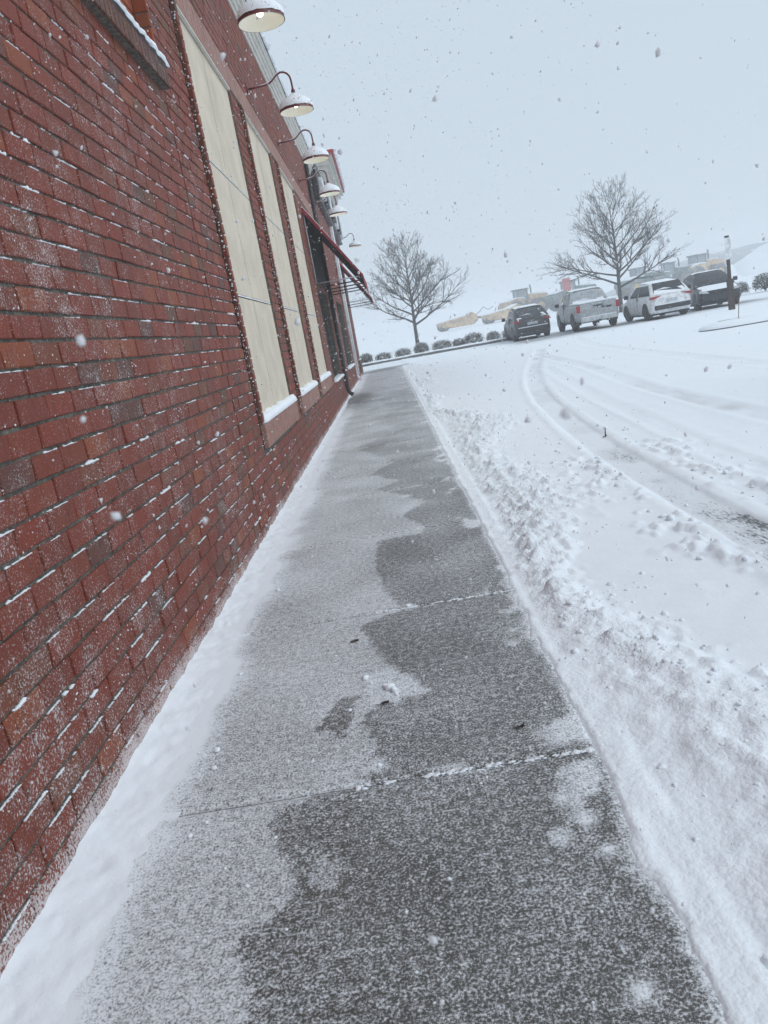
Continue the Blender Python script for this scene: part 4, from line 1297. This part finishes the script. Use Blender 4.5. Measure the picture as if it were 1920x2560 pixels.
    for k in range(5): gr.box(-hw*.48, hw*.48, L/2-.10, L/2+.014, .52+k*.065, .56+k*.065)
    gr.build('grille', M_PLASTIC, t)
    tag(t, lab, 'car' if not pickup else 'pickup')
    return t
suv_deck = lambda L: [(0,.92),(.05,1.0),(.5,1.02),(L-1.35,1.02),(L-1.0,1.02),(L-.45,.92),(L-.12,.80),(L,.66)]
VG = 'vehicles parked nose to the hedge'
# charcoal crossover
c1 = make_car('parked_car', 'charcoal crossover parked beside the silver pickup, snow on its rear window ledge', (7.32, 42.1, -.03), R(-1), 4.45, 1.84, M_DARKGREY, suv_deck(4.45),
     [(.10,1.02),(.62,1.50),(.85,1.575),(1.7,1.64),(2.3,1.62),(2.65,1.54),(3.40,1.02)], 1.02, (.92,3.55), .34, lights=(.98,.86), snow_glass=.30)
c1['group'] = VG
c3 = make_car('parked_car', 'white crossover with red tail lights parked between the pickup and the black car', (12.8, 38.3, -.03), R(1), 4.5, 1.86, M_CARWHITE, suv_deck(4.5),
     [(.12,1.04),(.50,1.46),(.72,1.56),(1.7,1.66),(2.4,1.64),(2.75,1.55),(3.50,1.04)], 1.04, (.90,3.60), .35, lights=(1.02,.90), snow_glass=.42)
c3['group'] = VG
c4 = make_car('parked_car', 'black crossover with its snowy bonnet and windscreen turned towards the sign post', (15.75, 39.3, -.03), R(171), 4.7, 1.9, M_CARBLACK, suv_deck(4.7),
     [(.15,1.05),(.60,1.50),(.9,1.60),(1.9,1.68),(2.5,1.66),(2.85,1.56),(3.60,1.05)], 1.05, (.95,3.75), .36, lights=(1.02,.90), snow_glass=.8)
c4['group'] = VG
# silver pickup: cab ahead, open bed behind
Lp = 5.7
pk = make_car('pickup_truck', 'silver crew cab pickup with tall tailgate and red tail lights', (10.05, 40.4, -.03), R(-2), Lp, 2.02, M_SILVER,
     [(0,1.22),(.06,1.26),(1.9,1.26),(2.0,1.24),(4.3,1.20),(4.75,1.18),(5.3,1.10),(5.58,1.02),(Lp,.85)],
     [(1.86,1.24),(2.02,1.80),(2.2,1.90),(3.2,1.95),(3.75,1.92),(3.95,1.86),(4.60,1.20)], 1.24, (1.15,4.75), .41, pickup=True, zb=.42, snow_glass=.25)
pk['group'] = VG
MB().box(-.86,.86,-Lp/2-.012,-Lp/2+.02,.66,1.20).build('tailgate', M_SILVER, pk, bevel=.01)
MB().box(-.22,.22,-Lp/2-.022,-Lp/2-.013,1.06,1.12).build('tailgate_handle', M_PLASTIC, pk)
for k, (xa, xb, z) in enumerate(((-.05,.0,.98),(.16,.30,.94),(.36,.62,.92))):
    MB().box(xa, xb, -Lp/2-.018, -Lp/2-.013, z, z+.09).build('tailgate_lettering', M_PLASTIC, pk)
MB().box(-.95,.95,-Lp/2+.02,-Lp/2+1.82,1.255,1.32).build('bed_snow', M_SNOW, pk, bevel=.02)
MB().box(-.05,.05,-Lp/2-.22,-Lp/2-.05,.36,.44).build('tow_hitch', M_PLASTIC, pk)

# ------------------------------------------------------------------ machines far off in the falling snow
def mwheel(t, x, y, r, w, hub):
    wh = empty('wheel', (x, y, r), 0, t)
    MB().lathe([(r*.5,-w/2),(r*.9,-w/2),(r,-w/2+.08),(r,w/2-.08),(r*.9,w/2),(r*.5,w/2)], (0,0,0), 20, axis='x', closed=True).build('tyre', M_MDARK, wh)
    MB().lathe([(0,-w*.42),(r*.52,-w*.42),(r*.52,w*.42),(0,w*.42)], (0,0,0), 16, axis='x').build('hub', hub, wh)
def cab_of(t, x0, x1, y0, y1, z0, z1, col):
    c = MB()
    for px, py in ((x0,y0),(x1-.12,y0),(x0,y1-.12),(x1-.12,y1-.12)): c.box(px, px+.12, py, py+.12, z0, z1)
    c.box(x0-.12, x1+.12, y0-.15, y1+.15, z1, z1+.16)
    cb = c.build('cab', col, t)
    MB().box(x0+.05, x1-.05, y0+.05, y1-.05, z0, z1-.02).build('cab_glass', M_MGLASS, cb)
    MB().box(x0-.1, x1+.1, y0-.13, y1+.13, z1+.161, z1+.22).build('cab_snow', M_SNOW, cb)
def tractor(lab, loc, rz, col, hub, s=1.0):
    """articulated four wheel tractor, nose towards local +y"""
    t = empty('tractor', loc, rz); t.scale = (s,s,s)
    for y in (-1.6, 1.7):
        for x in (-1.15, 1.15): mwheel(t, x, y, 1.05, .75, hub)
    MB().prism([(.4,1.0),(3.2,1.0),(3.35,1.9),(3.1,2.45),(.4,2.65)], 'x', -.62, .62).build('bonnet', col, t, bevel=.05)
    MB().box(-.6,.6,-2.6,.5,1.0,1.6).build('chassis', M_MDARK, t)
    MB().prism([(-2.9,1.3),(-.4,1.3),(-.4,2.25),(-1.4,2.35),(-2.6,2.1),(-2.9,1.8)], 'x', -1.4, 1.4).build('mudguard', col, t, bevel=.04)
    MB().prism([(.9,1.95),(2.5,1.95),(2.3,2.1),(1.1,2.1)], 'x', -1.5, 1.5).build('front_mudguard', col, t, bevel=.04)
    cab_of(t, -.68,.68,-.95,.45,1.9,3.25, M_MDARK)
    MB().tube([(.45,1.0,2.3),(.45,1.0,3.4),(.5,.9,3.75)], [.10,.10,.09], 8).build('exhaust', M_MDARK, t)
    MB().prism([(-2.65,2.1),(-1.4,2.36),(-.4,2.26),(-.4,2.36),(-1.4,2.46),(-2.65,2.2)], 'x', -1.42, 1.42).build('snow_cover', M_SNOW, t); MB().box(-.55,.55,.6,2.9,2.62,2.70).build('bonnet_snow', M_SNOW, t)
    tag(t, lab, 'tractor', 'machines standing in the snow'); return t
def scraper(lab, loc, rz, col, s=1.0):
    """drawn earth scraper: bowl, apron, rear wheels, long drawbar towards local +y"""
    t = empty('scraper', loc, rz); t.scale = (s,s,s)
    MB().prism([(-3.0,.55),(-1.2,.28),(1.6,.28),(2.3,.75),(2.2,1.45),(1.5,2.0),(.4,1.55),(-2.0,1.35),(-3.1,1.15)], 'x', -1.4, 1.4).build('bowl', col, t, bevel=.05)
    for x in (-.9,.9): mwheel(t, x, -2.5, .62, .5, col)
    MB().tube([(0,2.2,1.2),(0,3.4,1.0),(0,5.3,.9)], [.16,.14,.12], 8).build('drawbar', M_MDARK, t)
    MB().tube([(.5,2.2,1.4),(.5,3.0,1.9),(.5,3.5,2.4),(.5,4.2,1.9),(.5,5.0,2.2)], .05, 6).build('hose', M_MDARK, t)
    MB().tube([(-.9,-1.2,1.4),(-.9,-.9,2.0)], .06, 6).build('lever', M_MDARK, t)
    MB().tube([(0,4.9,.95),(0,5.0,-.05)], .08, 6).build('drawbar_jack', M_MDARK, t)
    MB().prism([(-2.9,1.20),(-2.0,1.37),(.4,1.57),(1.4,1.97),(1.4,2.05),(.3,1.68),(-2.0,1.48),(-2.9,1.30)], 'x', -1.3, 1.3).build('snow_cover', M_SNOW, t)
    tag(t, lab, 'scraper', 'machines standing in the snow'); return t
gz = lambda y: float(-.03 + .0022*(y-60)*math.exp(-(y-60)/220))
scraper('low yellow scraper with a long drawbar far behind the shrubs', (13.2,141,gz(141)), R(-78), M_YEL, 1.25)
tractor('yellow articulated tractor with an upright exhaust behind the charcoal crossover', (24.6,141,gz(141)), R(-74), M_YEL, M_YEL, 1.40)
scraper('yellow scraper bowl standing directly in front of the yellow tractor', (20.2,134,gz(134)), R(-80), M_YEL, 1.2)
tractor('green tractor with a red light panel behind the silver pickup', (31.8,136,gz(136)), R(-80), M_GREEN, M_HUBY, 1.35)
rp = empty('warning_panel', (29.9,130,gz(130)))
MB().tube([(0,0,-.05),(0,0,3.0)], .09, 6).build('pole', M_HUBY, rp)
for k in range(3):
    for j in (0,1): MB().box(-.62+j*.64,-.02+j*.64,-.06,.06,3.0+k*.66,3.58+k*.66).build('panel', M_MRED, rp)
tag(rp, 'red slatted warning panel on a yellow pole in front of the green tractor', 'sign')
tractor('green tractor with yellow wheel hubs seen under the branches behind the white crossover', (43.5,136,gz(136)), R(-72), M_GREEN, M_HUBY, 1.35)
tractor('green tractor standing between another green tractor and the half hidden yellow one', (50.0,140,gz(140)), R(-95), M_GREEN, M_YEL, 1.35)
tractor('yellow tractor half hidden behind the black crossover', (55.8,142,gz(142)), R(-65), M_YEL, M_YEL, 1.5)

# snow heaps
def heap(name, lab, cx, cy, rx, ry, h, seed):
    n = 36; u = np.linspace(-1.15, 1.15, n); X, Y = np.meshgrid(u, u)
    r = np.hypot(X, Y) + .25*(fbm(X*2+5, Y*2, seed)-.5)
    Z = h*np.clip(1-r, 0, 1)**.8*(1+.4*(fbm(X*4, Y*4, seed+3)-.5)) - .25
    ii = np.arange(n*n).reshape(n, n)
    F = np.stack([ii[:-1,:-1], ii[:-1,1:], ii[1:,1:], ii[1:,:-1]], -1).reshape(-1, 4)
    o = raw_mesh(name, np.stack([X*rx, Y*ry, Z],-1).reshape(-1,3), F, M_SNOW, loc=(cx,cy,0)); tag(o, lab, kind='structure')
heap('snow_heap', 'low rounded snow covered heap beyond the black crossover', 62, 152, 13, 9, 3.6, 3)
heap('snow_heap', 'tall snow covered heap right of the sign post', 74, 149, 13, 11, 6.6, 8)
heap('snow_heap', 'snow covered heap far to the right', 92, 146, 15, 11, 6.5, 14)
xs = np.linspace(70, 700, 90); ys = np.linspace(0, 1, 8)
X, U = np.meshgrid(xs, ys)
hh = (11.5*sstep(70,135,X))*(.75+.25*fbm(X*.05, X*0, 601))
Y = 265+U*60; ii = np.arange(X.size).reshape(X.shape)
F = np.stack([ii[:-1,:-1], ii[:-1,1:], ii[1:,1:], ii[1:,:-1]], -1).reshape(-1, 4)
M_HILL = simple('wooded_hill', (.20,.21,.22), .9, speck=.45, speck_scale=.25, dirt=.3, dscale=.1)
tag(raw_mesh('hills', np.stack([X,Y,-.5+hh*np.sin(U*math.pi/2)],-1).reshape(-1,3), F, M_HILL), 'dim hillside fading into the snowfall', kind='structure')

# ------------------------------------------------------------------ falling snow
rf = np.random.default_rng(77)
def flakes(N):
    u = rf.random(N)
    y = 1.0 + 25*u**1.5
    x = np.where(rf.random(N) < .5, rf.uniform(-1.25, 1.6, N), rf.uniform(-1.25, 13, N))
    z = rf.uniform(.05, 9.0, N)
    return np.stack([x,y,z],-1)
P = flakes(15000)
NN = 130
ny_ = rf.uniform(.35,1.6,NN)
near = np.stack([rf.uniform(-.6,.6,NN)*(.3+ny_), ny_, 1.5+rf.uniform(-.95,.7,NN)*(.15+ny_)], -1)
P = np.vstack([P, near])
N = len(P)
size = np.clip(rf.lognormal(-5.55,.42,N), .0018, .0085)*np.clip(.45+P[:,1]/9,.5,1.25)
size[-NN:] = rf.uniform(.0010,.0030,NN)
Vs = []; Fs = []; b = 0
lowico = [blob(1, 60+i, 1, 1, .5) for i in range(12)]
for i in range(N):
    v, f = lowico[i % 12]
    d = Vector((-.35+rf.normal()*.25, rf.normal()*.3, -1)).normalized()
    M_ = np.array(rot_to(d))
    st = rf.uniform(.9, 1.5)
    q = (v*np.array([1,1,st])*size[i]*np.array([rf.uniform(.6,1.1),rf.uniform(.6,1.1),1])) @ M_.T + P[i]
    Vs.append(q); Fs.append(f+b); b += len(v)
fl = raw_mesh('falling_snow', np.vstack(Vs), np.vstack(Fs), M_FLAKE)
tag(fl, 'falling snowflakes drifting through the air', 'snow', kind='stuff')

# ------------------------------------------------------------------ the snow-filled air
hz = MB().box(-1100, 1100, -100, 1600, -5, 12.5).build('haze', None)
mt = bpy.data.materials.new('haze'); mt.use_nodes = True
nt = mt.node_tree
for nd in list(nt.nodes): nt.nodes.remove(nd)
ou = nt.nodes.new('ShaderNodeOutputMaterial'); pv = nt.nodes.new('ShaderNodeVolumePrincipled')
pv.inputs['Color'].default_value = (.96,.975,1.0,1)
pv.inputs['Density'].default_value = .0034
pv.inputs['Anisotropy'].default_value = 0.0
nt.links.new(pv.outputs[0], ou.inputs['Volume'])
hz.data.materials.append(mt)
tag(hz, 'pale haze of falling snow filling the air', kind='stuff')
